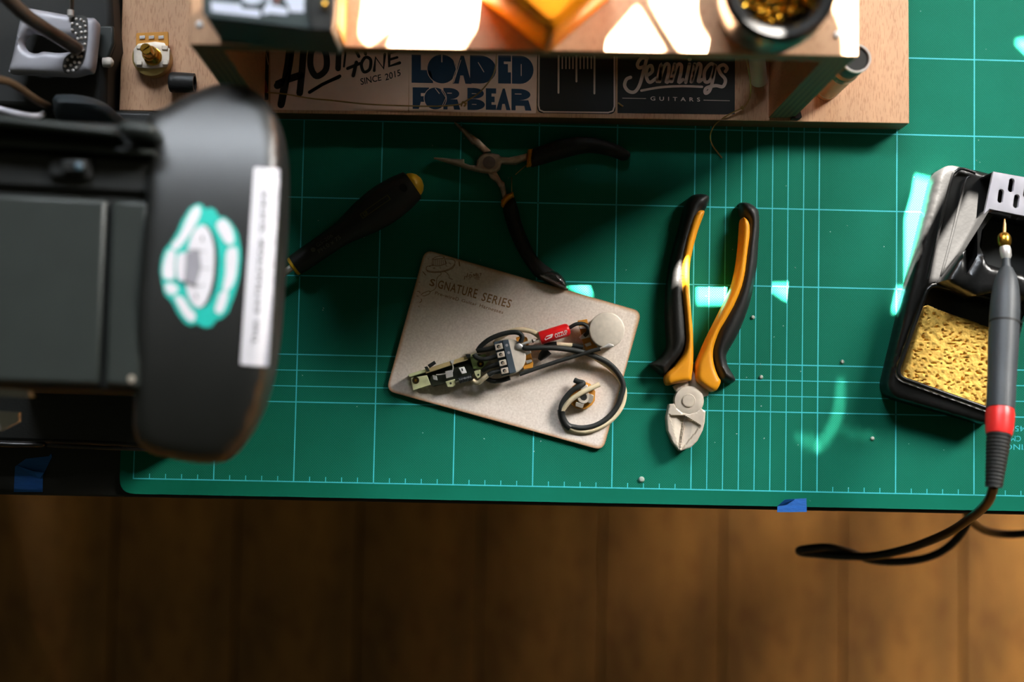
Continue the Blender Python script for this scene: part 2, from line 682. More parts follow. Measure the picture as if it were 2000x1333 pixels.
def mat_material():
    m = bpy.data.materials.new('green_cutting_mat')
    m.use_nodes = True
    nt = m.node_tree
    b = nt.nodes['Principled BSDF']
    tc = nt.nodes.new('ShaderNodeTexCoord')
    ge = nt.nodes.new('ShaderNodeNewGeometry')
    # fine pitted dots on a diagonal lattice
    mp = nt.nodes.new('ShaderNodeMapping')
    mp.inputs['Rotation'].default_value = (0, 0, R(45))
    mp.inputs['Scale'].default_value = (900, 900, 900)
    nt.links.new(ge.outputs['Position'], mp.inputs[0])
    fr = nt.nodes.new('ShaderNodeVectorMath'); fr.operation = 'FRACTION'
    nt.links.new(mp.outputs[0], fr.inputs[0])
    sb = nt.nodes.new('ShaderNodeVectorMath'); sb.operation = 'SUBTRACT'; sb.inputs[1].default_value = (.5, .5, 0)
    nt.links.new(fr.outputs[0], sb.inputs[0])
    ml = nt.nodes.new('ShaderNodeVectorMath'); ml.operation = 'MULTIPLY'; ml.inputs[1].default_value = (1, 1, 0)
    nt.links.new(sb.outputs[0], ml.inputs[0])
    ln = nt.nodes.new('ShaderNodeVectorMath'); ln.operation = 'LENGTH'
    nt.links.new(ml.outputs[0], ln.inputs[0])
    dot = nt.nodes.new('ShaderNodeMapRange')
    dot.inputs[1].default_value = .3; dot.inputs[2].default_value = .08
    dot.inputs[3].default_value = 0; dot.inputs[4].default_value = 1
    nt.links.new(ln.outputs['Value'], dot.inputs[0])
    # dots only inside the printed field
    sp = nt.nodes.new('ShaderNodeSeparateXYZ')
    nt.links.new(ge.outputs['Position'], sp.inputs[0])

    def cmp(sock, op, v):
        n = nt.nodes.new('ShaderNodeMath'); n.operation = op; n.inputs[1].default_value = v
        nt.links.new(sock, n.inputs[0])
        return n.outputs[0]

    def mul(a, c):
        n = nt.nodes.new('ShaderNodeMath'); n.operation = 'MULTIPLY'
        nt.links.new(a, n.inputs[0]); nt.links.new(c, n.inputs[1])
        return n.outputs[0]
    msk = mul(mul(cmp(sp.outputs[0], 'GREATER_THAN', 0), cmp(sp.outputs[0], 'LESS_THAN', .58)),
              mul(cmp(sp.outputs[1], 'GREATER_THAN', 0), cmp(sp.outputs[1], 'LESS_THAN', .42)))
    msk = mul(msk, dot.outputs[0])
    nz = nt.nodes.new('ShaderNodeTexNoise'); nz.inputs['Scale'].default_value = 18; nz.inputs['Detail'].default_value = 6
    nt.links.new(ge.outputs['Position'], nz.inputs['Vector'])
    cr = nt.nodes.new('ShaderNodeValToRGB')
    cr.color_ramp.elements[0].position = .3; cr.color_ramp.elements[1].position = .7
    cr.color_ramp.elements[0].color = lin((14, 103, 80)); cr.color_ramp.elements[1].color = lin((16, 112, 89))
    nt.links.new(nz.outputs['Fac'], cr.inputs[0])
    mx = nt.nodes.new('ShaderNodeMix'); mx.data_type = 'RGBA'
    nt.links.new(msk, mx.inputs[0])
    nt.links.new(cr.outputs[0], mx.inputs[6])
    mx.inputs[7].default_value = lin((50, 130, 110))
    nt.links.new(mx.outputs[2], b.inputs['Base Color'])
    b.inputs['Roughness'].default_value = .6
    b.inputs['Specular IOR Level'].default_value = .08
    bp = nt.nodes.new('ShaderNodeBump'); bp.inputs['Strength'].default_value = .25; bp.inputs['Distance'].default_value = .0003
    nt.links.new(msk, bp.inputs['Height']); nt.links.new(bp.outputs[0], b.inputs['Normal'])
    return m


def card_material():
    m = bpy.data.materials.new('grey_beige_board')
    m.use_nodes = True
    nt = m.node_tree
    b = nt.nodes['Principled BSDF']
    at = nt.nodes.new('ShaderNodeAttribute'); at.attribute_name = 'edge_dist'
    ge = nt.nodes.new('ShaderNodeNewGeometry')
    nz = nt.nodes.new('ShaderNodeTexNoise'); nz.inputs['Scale'].default_value = 900; nz.inputs['Detail'].default_value = 3
    nt.links.new(ge.outputs['Position'], nz.inputs['Vector'])
    cr = nt.nodes.new('ShaderNodeValToRGB')
    cr.color_ramp.elements[0].position = .25; cr.color_ramp.elements[1].position = .75
    cr.color_ramp.elements[0].color = lin((214, 199, 186)); cr.color_ramp.elements[1].color = lin((240, 228, 217))
    nt.links.new(nz.outputs['Fac'], cr.inputs[0])
    n2 = nt.nodes.new('ShaderNodeTexNoise'); n2.inputs['Scale'].default_value = 30
    nt.links.new(ge.outputs['Position'], n2.inputs['Vector'])
    ma = nt.nodes.new('ShaderNodeMath'); ma.operation = 'MULTIPLY_ADD'; ma.inputs[1].default_value = .45; ma.inputs[2].default_value = 0
    nt.links.new(n2.outputs['Fac'], ma.inputs[0])
    dv = nt.nodes.new('ShaderNodeMath'); dv.operation = 'DIVIDE'
    nt.links.new(at.outputs['Fac'], dv.inputs[0]); nt.links.new(ma.outputs[0], dv.inputs[1])
    sc = nt.nodes.new('ShaderNodeValToRGB')            # scorched rim left by the laser
    sc.color_ramp.elements[0].color = lin((126, 84, 40)); sc.color_ramp.elements[1].color = (1, 1, 1, 1)
    e = sc.color_ramp.elements.new(.25); e.color = lin((214, 178, 132))
    nt.links.new(dv.outputs[0], sc.inputs[0])
    mx = nt.nodes.new('ShaderNodeMix'); mx.data_type = 'RGBA'; mx.blend_type = 'MULTIPLY'; mx.inputs[0].default_value = .9
    nt.links.new(cr.outputs[0], mx.inputs[6]); nt.links.new(sc.outputs[0], mx.inputs[7])
    nt.links.new(mx.outputs[2], b.inputs['Base Color'])
    b.inputs['Roughness'].default_value = .8
    return m


# ------------------------------------------------------------------ the setting
# floor with separate boards
fl = boxcm('floor', -160, 330, -260, 205, -75.3 - 4, -75.3 - 2.0, bench_black)
tag(fl, kind='structure')
bw = 14.0
x = -160.0
first = {}
i = 0
while x < 329:
    key = i % 4
    y0, y1 = -258, 204
    if key not in first:
        o = boxcm('plank', x + .12, x + bw - .12, y0, y1, -75.3 - 2.0, -75.3 + .12 * (key % 2), floor_w, fl, .12)
        first[key] = (o, x)
    else:
        src, sx = first[key]
        o = src.copy()
        COL.objects.link(o)
        o.location = src.location + Vector(((x - sx) / 100, 0, 0))
        o.name = 'plank'
    x += bw
    i += 1

# back wall; unseen mask added, its gaps cut to shape the sun patches
WY = 205.0                                           # cm: plane of the sun mask


def beam(pts, h):
    out = []
    for p in pts:
        q = W(p[0], p[1], h)
        s = (WY / 100 - q.y) / SUND.y
        e = q + SUND * s
        out.append((e.x * 100, e.z * 100))
    return out


zA = zc(680, 0, 6.25)
zB = zc(940, 0, 4.1667)
zC = zc(1340, 0, 5.5556)
SH = 17.0
gaps = [
    beam([(1362, 556), (1432, 556), (1428, 572), (1412, 590), (1362, 590)], 0),
    beam([(1322, 512), (1350, 512), (1347, 552), (1318, 548)], 1.3),
    beam([(1441, 512), (1462, 512), (1457, 546), (1430, 566)], 1.3),
    beam([(1497, 557), (1548, 557), (1576, 599), (1530, 580)], 0),
    beam([(1105, 552), (1148, 555), (1158, 582)], 0),
    beam([(1787, 343), (1842, 357), (1850, 420), (1780, 562), (1768, 562), (1768, 425), (1781, 380)], 0),
    beam([(1752, 563), (1772, 563), (1770, 600), (1742, 608)], 0),
    beam([(1980, 80), (2012, 74), (2012, 112)], 0),
    beam([(1893, 372), (1928, 382), (1862, 532), (1820, 545), (1832, 470)], 2.1),
    beam(zA([(190, -30), (195, 60), (165, 250), (150, 410), (255, 525), (330, 470), (480, 350), (520, 345), (570, 260), (640, 100), (690, -30)]), SH),
    beam(zA([(735, -30), (690, 110), (620, 280), (550, 400), (555, 430), (490, 545), (500, 620), (1400, 630), (1415, 530), (1500, 400), (1580, 290), (1650, 240), (1765, 100), (1690, -30)]), SH),
    beam(zB([(1260, 60), (945, 430), (1505, 445), (1290, 90)]), SH),
    beam(zB([(1370, -20), (1480, 180), (1600, 370), (1680, 450), (1925, 455), (1780, 240), (1740, 100), (1750, -20)]), SH),
    beam(zC([(1640, -20), (1590, 50), (1640, 150), (1690, 290), (1710, 450), (1715, 640), (1875, 645), (1875, -20)]), SH),
    beam([(1385, -20), (1540, -20), (1545, 30), (1510, 62), (1430, 55), (1385, 20)], 22.0),
]
# mask pinholes drawn to imitate a reflected flare on the mat beside the stand
star = [[(1634, 742), (1650, 742), (1650, 800), (1640, 836), (1618, 868), (1596, 884), (1592, 868), (1610, 842), (1628, 800)],
        [(1545, 846), (1596, 850), (1604, 882), (1566, 872)],
        [(1640, 830), (1720, 850), (1730, 866), (1650, 852)]]
P_ = []
for s_, dens in zip(star, (3.6, 4.2, 6.5)):
    yy = min(p[1] for p in s_)
    k = 0
    while yy < max(p[1] for p in s_):
        xx = min(p[0] for p in s_) + (dens / 2 if k % 2 else 0)
        while xx < max(p[0] for p in s_):
            if inside(np.array([[xx, yy]]), s_)[0]:
                P_.append((xx, yy))
            xx += dens
        yy += dens * .87
        k += 1
pin = [beam(circ(px, py, 1.2, 5), 0) for px, py in P_]
pin += [beam(circ(975 + 8.2 * a + (4 if b % 2 else 0), -40 + 7.2 * b, 1.6, 5), 21.5) for a in range(26) for b in range(19)
        if inside(np.array([[975 + 8.2 * a, -40 + 7.2 * b]]), [(960, -40), (1195, -40), (1150, 0), (1080, 56), (1010, 5)])[0]]  # more mask pinholes, letting a little sun onto the orange box
gx = [p[0] for g in gaps for p in g]
gz = [p[1] for g in gaps + pin for p in g]
wx0, wx1, wz0, wz1 = min(gx) - 8, max(gx) + 8, min(gz) - 6, max(gz) + 8


def sheet(name, outer, holes, y0, y1, mat, parent=None):
    V, T = cdt_fill([outer] + holes)
    n = len(V)
    vs = [(a / 100, y0 / 100, c / 100) for a, c in V] + [(a / 100, y1 / 100, c / 100) for a, c in V]
    fs = [tuple(t) for t in T] + [tuple(k + n for k in reversed(t)) for t in T]
    cnt = {}
    for t in T:
        for i in range(len(t)):
            cnt[(t[i], t[(i + 1) % len(t)])] = 1
    fs += [(b, a, a + n, b + n) for (a, b) in cnt if (b, a) not in cnt]
    return mk(name, vs, fs, mat, parent, 0)


wb = sheet('wall_back', [(-160, 0), (330, 0), (330, 330), (-160, 330)],
           [[(wx0, wz0), (wx1, wz0), (wx1, wz1), (wx0, wz1)]], WY + .2, WY + 6, wall_m)
tag(wb, kind='structure')
mask_o = sheet('sun_mask', [(wx0 - 3, wz0 - 3), (wx1 + 3, wz0 - 3), (wx1 + 3, wz1 + 3), (wx0 - 3, wz1 + 3)], gaps + pin, WY - .05, WY, sun_mask_m)  # unseen sheet added only to shape the sunlight
tag(mask_o, kind='structure')

# frames of the two bare windows that give the daylight
for wn, (cx_, cz_, sx_, sz_) in (('window_2', (220, 232, 124, 90)), ('window_3', (-10, 252, 140, 46))):
    x0, x1, a0, a1 = cx_ - sx_ / 2 - 8, cx_ + sx_ / 2 + 8, cz_ - sz_ / 2 - 8, cz_ + sz_ / 2 + 8
    wf = sheet(wn, [(x0, a0), (x1, a0), (x1, a1), (x0, a1)], [[(x0 + 6, a0 + 6), (x1 - 6, a0 + 6), (x1 - 6, a1 - 6), (x0 + 6, a1 - 6)]], WY - 4, WY + .2, white_pl)
    tag(wf, kind='structure')

# bench
bench = thing('workbench', 'black workbench under the green cutting mat', 'workbench', (0.2, 0.3, 0))
fbl = WC(0, 967, -.3); fbr = WC(1980, 1006, -.3)
sl = (fbr[1] - fbl[1]) / (fbr[0] - fbl[0])
prism('bench_top', [(-40, fbl[1] + sl * (-40 - fbl[0])), (108, fbr[1] + sl * (108 - fbr[0])), (108, 62), (-40, 62)], -3.8, -.3, bench_black, bench, .15)
boxcm('shade_board', -40, 106, 60, 61.8, -75.2, -3.8, bench_black, bench)  # unseen board added to block daylight from the floor under the bench
for lx, ly in ((-37, 8), (28, 12), (-37, 56), (103, 28), (103, 56)):
    boxcm('leg', lx - 2.5, lx + 2.5, ly - 2.5, ly + 2.5, -75.2, -3.8, bench_black, bench, .2)

# cutting mat with printed grid
mat_o = thing('cutting_mat', 'green self-healing cutting mat with turquoise centimetre grid', 'cutting mat', W(1000, 600, -.3))
prism('mat_sheet', round_poly([(-.86, -.96), (58.9, -.96), (58.9, 42.9), (-.86, 42.9)], 1.0), -.3, 0, mat_material(), mat_o)
vs, fs = [], []


def line(x0, y0, x1, y1, w):
    a, b = Vector((x0, y0)), Vector((x1, y1))
    t = (b - a).normalized()
    n = Vector((-t.y, t.x)) * w / 2
    s = len(vs)
    for p in (a + n - t * w / 2, a - n - t * w / 2, b - n + t * w / 2, b + n + t * w / 2):
        vs.append((p.x / 100, p.y / 100, Z0 + .00012))
    fs.append((s, s + 1, s + 2, s + 3))


XL = [0, 5, 10, 15, 20, 25, 30, 35, 36, 37, 38, 39, 40, 41, 42, 43, 48, 53, 58]
YL = [0, 5, 6, 7, 8, 13, 18, 23, 28, 33, 38, 42]
for xx in XL:
    line(xx, 0, xx, 42, .075 if xx not in (36, 37, 38, 39, 40, 41, 42) else .06)
for yy in YL:
    line(0, yy, 58, yy, .075 if yy not in (6, 7) else .06)
for k in range(58):
    if k not in XL:
        line(k, 0, k, .3, .055)
o = mk('printed_grid', vs, fs, mat_ink, mat_o, 0)
o['label'] = 'turquoise printed grid lines'
ink('printed_text', [], .012, mat_ink, mat_o, texts=[
    ('CUTTING', [(2052, 880), (1964, 879), (1964, 868), (2052, 869)]),
    ('CM', [(1994, 863), (1974, 862.5), (1974, 851.5), (1994, 852)]),
    ('600x450', [(2040, 844), (1972, 843), (1972, 832), (2040, 833)])])

# ------------------------------------------------------------------ plywood riser with stickers
BZ, TT = 1.8, 1.2
A = Vector(WC(232.5, 216, BZ)); B = Vector(WC(1776, 241.5, BZ))
ux = (B - A).normalized(); uy = Vector((-ux.y, ux.x))
A2 = Vector(WC(369, 87, SH)); B2 = Vector(WC(1675.5, 112.5, SH))
# one front line for shelf and uprights, square with the board
riser = thing('plywood_riser', 'beech plywood shelf riser with stickers along its base board', 'shelf', ((A + B) / 2 / 100).to_3d() + Vector((0, .08, Z0)))


def rect(p, q, depth):
    return [tuple(p), tuple(q), tuple(q + uy * depth), tuple(p + uy * depth)]


prism('base_board', rect(A, B, 17), 0.02, BZ, beech, riser, .06, ply_z)
dx = (B2 - A2).dot(ux)
B2 = A2 + ux * dx
prism('top_shelf', rect(A2, B2, 13), SH - TT, SH, beech, riser, .06, ply_z)
for s in (0, 1):
    p = A2 + uy * .05 if s == 0 else B2 - ux * 1.6 + uy * .05
    o = prism('upright', rect(p, p + ux * 1.6, 12.9), BZ, SH - TT, beech_side, riser, .04)
    o.data.materials.append(ply_x)
    for pl in o.data.polygons:
        if abs(pl.normal.y) > .7:
            pl.material_index = 1
bp_ = A2 + ux * 1.6 + uy * 12.2
prism('shade_panel', rect(bp_, bp_ + ux * (dx - 3.2), .8), BZ, 13.2, beech_side, riser, .04)  # unseen panel added to keep daylight off the mat below the shelf
for x0, x1 in ((bp_.x + .05, 28.5), (31.5, 35.0)):   # strips added to block daylight; gaps let the sun patches through
    q0 = bp_ + ux * (x0 - bp_.x)
    prism('shade_strip', rect(q0, q0 + ux * (x1 - x0), .8), 13.2, SH - TT, beech_side, riser)
for px, py in ((390, 48), (1636, 68)):
    lathe('screw_cap', W(px, py, SH), UPV, [(0, .19), (.06, .19), (.12, .14), (.14, .02)], white_print, riser, 16)

z3 = zc(350, 0, 3.077)
z4 = zc(900, 0, 3.077)
SZ = BZ + .02


def sticker(name, quad, label, m, r=0.0):
    pts = round_poly(quad, r, 5) if r else quad
    o = prism(name, pxo(pts, SZ), BZ + .002, SZ, m, riser)
    o['label'] = label
    return o


# 1 streaked sticker half hidden by the upright
s0 = sticker('sticker', [(474, 40), (526, 42), (524, 196), (474, 192)], 'dark sticker with red and pale streaks', ink_black, 4)
ink('sticker_print', [], SZ + .01, M('red_ink', (122, 30, 32), .5), s0, strokes=[([(487, 98), (500, 125), (516, 160), (520, 178)], 8), ([(497, 60), (497, 95)], 6)])
ink('sticker_print', [z for z in [zc(360, 0, 5.5555)([(700, 560), (760, 570), (795, 690), (770, 690), (745, 640)])[::1],
     zc(360, 0, 5.5555)([(690, 660), (745, 720), (770, 790), (810, 880), (800, 915), (740, 850), (700, 760)])]], SZ + .012, ink_white, s0,
    strokes=[(zc(360, 0, 5.5555)([(860, 660), (845, 840)]), 1.5), (zc(360, 0, 5.5555)([(890, 580), (910, 700)]), 1.2)])
# 2 HOME TONE
s1 = sticker('sticker', z3([(545, 150), (1385, 158), (1376, 668), (549, 660)]), 'pale sticker with black brush lettering HOME TONE since 2015', pink_paper, 2)
ink('lettering', [], SZ + .012, ink_black, s1,
    strokes=[(z3([(672, 230), (655, 380), (612, 630)]), 14), (z3([(690, 230), (668, 390), (622, 625)]), 9),
             (z3([(752, 240), (738, 430), (724, 560)]), 13), (z3([(590, 515), (650, 478), (730, 452)]), 14),
             (z3([(585, 495), (640, 470)]), 6),
             (z3([(835, 270), (795, 310), (790, 400), (825, 458), (880, 420), (885, 340), (860, 280)]), 12, 'loop'),
             (z3([(962, 250), (955, 412)]), 11), (z3([(990, 400), (998, 330), (1000, 260)]), 4),
             (z3([(783, 555), (860, 508), (965, 458)]), 6.5), (z3([(790, 548), (880, 500), (960, 466)]), 5),
             (z3([(1040, 260), (1080, 340)]), 6), (z3([(1110, 270), (1120, 325)]), 6),
             (z3([(1012, 412), (1085, 382)]), 6), (z3([(1065, 375), (1046, 455)]), 7),
             (z3([(1120, 345), (1095, 385), (1110, 432), (1145, 415), (1150, 360)]), 6, 'loop'),
             (z3([(1172, 425), (1180, 345), (1228, 412), (1236, 325)]), 5.5),
             (z3([(1262, 322), (1262, 398), (1325, 378)]), 6), (z3([(1265, 358), (1310, 345)]), 5), (z3([(1262, 320), (1322, 300)]), 6)],
    texts=[('SINCE', [z for z in z3([(1087, 472), (1212, 446), (1216, 484), (1092, 512)])], .012),
           ('2015', z3([(1235, 445), (1328, 416), (1332, 454), (1240, 486)]), .012)])
# 3 LOADED FOR BEAR
s2 = sticker('sticker', [(799, 52), (1050, 56), (1047, 221.5), (799, 217.5)], 'pale sticker with navy block lettering LOADED FOR BEAR', pink_paper, 3)


def hd(x0, x1, y0, y1):       # half disc, flat on the left
    c = (y0 + y1) / 2
    return [(x0, y0)] + [((x1 - (x1 - x0) * .62) + (x1 - x0) * .62 * math.cos(a), c - (y1 - y0) / 2 * math.sin(a)) for a in [math.pi / 2 - math.pi * k / 14 for k in range(15)]] + [(x0, y1)]


def rr(x0, x1, y0, y1):
    bot, top = (y1 + y0) / 2 + 1, y0
    h = hd(x0, x1 - 2, y0, bot)
    return h[:-1] + [(x1 - 6, bot), (x1, y1), (x1 - 12, y1), (x1 - 14, y1 - 9), (x0 + 8, y1 - 9), (x0 + 8, y1), (x0, y1)]


T_ = .02
sk = lambda pts: [(x, y + (x - 925) * T_) for x, y in pts]
low = [sk(p) for p in (
    [(804, 109), (822, 109), (822, 139), (842, 139), (846, 164), (804, 164)],
    circ(863, 136, 28.5, 28),
    [(884, 164), (900, 109), (906, 109), (921, 164), (909, 164), (905, 148), (899, 148), (896, 164)],
    hd(918, 969, 108, 163),
    [(973, 107), (998, 107), (998, 119), (984, 119), (984, 124), (992, 124), (992, 140), (998, 140), (998, 162), (973, 162)],
    hd(1000, 1042, 107, 162),
    [(806, 173), (838, 173), (838, 184), (822, 184), (822, 190), (832, 190), (832, 201), (822, 201), (818, 215), (806, 215)],
    circ(850, 194, 21.5, 24), rr(866, 899, 173, 215),
    hd(913, 945, 172, 193), hd(913, 947, 193.6, 215),
    [(949, 172), (969, 172), (969, 182), (960, 182), (960, 188), (966, 188), (966, 199), (960, 199), (960, 204), (969, 204), (969, 214), (949, 214)],
    [(969, 214), (982, 172), (986, 172), (997, 214), (989, 214), (986, 202), (981, 202), (979, 214)],
    rr(999, 1038, 172, 214))]
ink('lettering', low, SZ + .012, ink_navy, s2)
ink('lettering', [], SZ + .018, pink_paper, s2, strokes=[(sk(circ(863, 136, 28.8, 28)), 1.3, 'loop'), (sk(circ(850, 194, 21.8, 24)), 1.2, 'loop'), (sk([(863, 107), (863, 122)]), 2.5), (sk([(886, 162), (900, 118)]), 1.6), (sk([(934, 122), (945, 140)]), 1.6),
    (sk([(886, 118), (891, 136), (884, 156)]), 1.2), (sk([(1018, 124), (1018, 146)]), 1.6), (sk([(850, 174), (858, 184)]), 1.5), (sk([(862, 178), (871, 192), (863, 210)]), 1.2),
    (sk([(922, 183), (930, 183)]), 1.4), (sk([(922, 204), (930, 204)]), 1.4), (sk([(1006, 182), (1018, 182)]), 1.6), (sk([(874, 183), (882, 183)]), 1.6)])
# 4 ruled comb mark
s3 = sticker('sticker', [(1050, 50), (1203, 52), (1202, 223), (1049, 221)], 'black rounded sticker with pale border and comb of lines', ink_black, 12)
cl = [(z4([(588, 300), (587, 558)]), 3.6), (z4([(695, 300), (695, 490)]), 3.6), (z4([(804, 300), (803, 562)]), 3.6)]
cl += [(z4([(q, 342), (q, 412)]), 2.6) for q in (610, 632, 653, 674, 718, 740, 762, 784)]
ink('pale_lines', [], SZ + .012, ink_white, s3, strokes=cl + [([(1053, 60), (1052, 206), (1054, 215), (1062, 218.5), (1188, 220), (1197, 217), (1200, 208), (1200, 60)], 3)])
# 5 script lettering
s4 = sticker('sticker', [(1207, 50), (1436, 54), (1435, 223.5), (1206, 221)], 'black sticker with pale script lettering Jennings Guitars', ink_black, 1)
js = [[(1120, 350), (1085, 350), (1062, 385), (1072, 408), (1100, 400)],
      [(1118, 350), (1100, 420), (1075, 510), (1045, 552), (1008, 548), (985, 515), (995, 478), (1020, 465)],
      [(1118, 455), (1150, 430), (1145, 395), (1120, 410), (1115, 460), (1135, 495), (1175, 470)],
      [(1180, 490), (1205, 385), (1195, 490)], [(1190, 490), (1225, 395), (1250, 390), (1248, 440), (1235, 495), (1262, 475)],
      [(1262, 490), (1285, 385)], [(1268, 490), (1300, 395), (1325, 392), (1322, 440), (1310, 495), (1335, 478)],
      [(1375, 385), (1352, 495)],
      [(1385, 492), (1405, 385)], [(1388, 490), (1420, 392), (1442, 392), (1438, 440), (1428, 490), (1450, 478)],
      [(1530, 395), (1500, 385), (1465, 430), (1468, 490), (1500, 480), (1528, 395), (1515, 480), (1495, 545), (1470, 560), (1475, 530), (1530, 515), (1575, 520), (1590, 480), (1560, 440), (1550, 405), (1580, 390), (1600, 410), (1590, 430)],
      [(1085, 545), (1200, 525), (1330, 518), (1450, 522)]]
ink('lettering', [circ(*z4([(1376, 356)])[0], 4.2, 12)], SZ + .012, ink_white, s4,
    strokes=[(z4(p), 6.6 if k != 11 else 4.6, 'open') for k, p in enumerate(js)] + [(z4([(972, 590), (1112, 593)]), 1.1), (z4([(1460, 602), (1615, 606)]), 1.1)],
    texts=[('GUITARS', z4([(1140, 580), (1438, 587), (1438, 611), (1140, 604)]), .01, 1.9)])

# ------------------------------------------------------------------ cutters
z8 = zc(1240, 350, 2.4233)
cut = thing('diagonal_cutters', 'diagonal cutting pliers with orange and black handles lying open', 'pliers', W(1390, 640, 0))
LB = [(262, 85), (285, 68), (330, 65), (357, 78), (352, 110), (335, 145), (318, 160), (285, 250), (258, 350), (246, 420), (243, 500), (248, 600), (256, 700), (258, 770), (240, 815), (225, 838), (180, 885), (147, 925), (125, 928), (100, 905), (78, 882), (80, 868), (110, 855), (140, 820), (155, 780), (150, 700), (148, 600), (155, 480), (180, 350), (215, 220), (240, 120)]
LO = [(302, 150), (330, 150), (322, 180), (300, 240), (278, 320), (262, 400), (258, 480), (262, 560), (268, 640), (275, 720), (277, 800), (276, 880), (270, 930), (262, 957), (200, 968), (155, 975), (146, 930), (190, 885), (228, 830), (240, 790), (242, 740), (235, 640), (226, 560), (220, 480), (222, 400), (236, 310), (255, 240), (275, 180)]
RB = [(503, 108), (545, 108), (580, 130), (594, 160), (597, 220), (592, 300), (585, 400), (575, 470), (555, 570), (525, 660), (490, 740), (455, 800), (440, 830), (443, 870), (465, 915), (483, 945), (470, 963), (440, 965), (400, 950), (375, 900), (360, 840), (362, 790), (390, 700), (440, 600), (475, 520), (495, 420), (510, 320), (522, 240), (525, 200), (512, 180), (500, 150)]
RO = [(510, 183), (530, 190), (543, 215), (544, 270), (535, 340), (527, 410), (518, 470), (500, 530), (470, 600), (430, 670), (400, 720), (375, 790), (370, 840), (378, 890), (395, 935), (407, 962), (372, 1008), (295, 960), (290, 900), (292, 875), (310, 830), (340, 760), (375, 690), (410, 620), (440, 560), (465, 500), (478, 450), (488, 400), (498, 320), (503, 250)]
for bl, og in ((LB, LO), (RB, RO)):
    g = ppillow('handle_grip', [c2(z8(bl), 3)], .8, 0.02, .25, 1.05, .75, rubber, cut, step=.14)
    ppillow('handle_inlay', [c2(z8(og), 3)], 1.1, .1, .95, .36, .35, orange_rub, g, step=.12)
for q in ([(183, 980), (200, 970), (250, 950), (262, 985), (262, 1010), (200, 1012)], [(272, 900), (300, 955), (350, 1000), (347, 1025), (325, 1032), (285, 1000), (262, 985), (255, 975)]):
    ppillow('shank', [z8(q)], .7, .12, .6, .06, .08, satin_steel, cut, step=.2)
ppillow('joint', [z8(circ(256, 1050, 69, 26))], .8, .1, .85, .06, .1, satin_steel, cut, step=.25)
pj = W(*z8([(254, 1049)])[0], 1.0)
lathe('rivet', pj, UPV, [(0, .42), (.06, .42), (.085, .39), (.06, .37), (.085, .35), (.09, .01)], satin_steel, cut, 28)
jaw = [(163, 1066), (185, 1063), (196, 1085), (222, 1106), (256, 1114), (292, 1104), (312, 1085), (333, 1100), (330, 1150), (320, 1190), (295, 1240), (265, 1270), (212, 1288), (180, 1250), (155, 1190), (150, 1130)]
t1, t2, t3, tm = [np.array(WC(*p, .9)) for p in z8([(163, 1116), (312, 1168), (212, 1292), (238, 1122)])]


def tri_in(p, a, b, c):
    s = lambda u, v: (v[0] - u[0]) * (p[1] - u[1]) - (v[1] - u[1]) * (p[0] - u[0])
    d1, d2, d3 = s(a, b), s(b, c), s(c, a)
    return (d1 >= 0) == (d2 >= 0) == (d3 >= 0)


def jawz(x, y, d):
    p = np.array((x, y))
    if d > .02 and (tri_in(p, t1, tm, t3) or tri_in(p, tm, t2, t3)):
        L = np.linalg.norm(t3 - tm)
        k = np.clip(np.dot(t3 - p, t3 - tm) / L ** 2, 0, 1)
        ax = t3 + (tm - t3) * k
        off = np.linalg.norm(p - ax)
        return -.5 * k ** .8 + .35 * min(off / .55, 1) * k - .05 + (.18 if off < .05 else 0)
    return 0


ppillow('cutting_jaws', [z8(jaw)], .9, .1, .88, .05, .06, satin_steel, cut, step=.07, zf=jawz, smooth=30)
ink('jaw_split', [], .995, black_matte, cut, strokes=[(z8([(238, 1118), (228, 1190), (212, 1282)]), .9)])

# ------------------------------------------------------------------ needle-nose pliers
z6 = zc(500, 220, 2.6316)
nn = thing('needle_nose_pliers', 'needle-nose pliers with black dipped handles and open jaws', 'pliers', W(1000, 400, 0))
ppillow('jaw', [z6([(1018, 48), (1040, 58), (1100, 105), (1150, 140), (1185, 175), (1208, 197), (1170, 204), (1150, 185), (1122, 160), (1108, 156), (1085, 125), (1050, 85)])], .5, .1, .4, .08, .12, tool_steel, nn, step=.1)
ppillow('jaw', [z6([(913, 231), (960, 233), (1020, 238), (1070, 240), (1072, 260), (1100, 270), (1132, 272), (1136, 245), (1150, 222), (1175, 208), (1215, 208), (1248, 215), (1258, 228), (1300, 230), (1340, 222), (1392, 210), (1392, 238), (1335, 262), (1290, 260), (1262, 258), (1255, 285), (1235, 303), (1205, 310), (1160, 303), (1130, 297), (1090, 287), (1040, 270), (980, 252)])], .7, .15, .55, .1, .14, tool_steel, nn, step=.1)
ppillow('shank', [z6([(1190, 305), (1235, 305), (1260, 345), (1277, 360), (1290, 430), (1268, 436), (1255, 390), (1235, 355), (1205, 335)])], .5, .1, .4, .08, .12, tool_steel, nn, step=.12)
lathe('rivet', W(*z6([(1198, 257)])[0], .8), UPV, [(0, .4), (.04, .4), (.05, .36), (.05, .01)], M('rivet_grey', (120, 104, 94), .5, .5), nn, 24)
UH = [(1412, 190), (1480, 160), (1550, 135), (1630, 122), (1700, 118), (1770, 130), (1850, 155), (1900, 180), (1928, 208), (1915, 232), (1885, 238), (1850, 225), (1800, 210), (1740, 200), (1680, 203), (1600, 222), (1520, 245), (1460, 262), (1408, 268)]
LH = [(1270, 485), (1298, 450), (1326, 432), (1345, 480), (1365, 560), (1400, 650), (1440, 730), (1490, 780), (1550, 820), (1580, 860), (1606, 905), (1580, 908), (1500, 872), (1440, 840), (1400, 790), (1360, 730), (1320, 650), (1290, 570)]
ppillow('handle', [c2(z6(UH), 3)], .6, .02, .2, .8, .5, foam_grip, nn, step=.12)
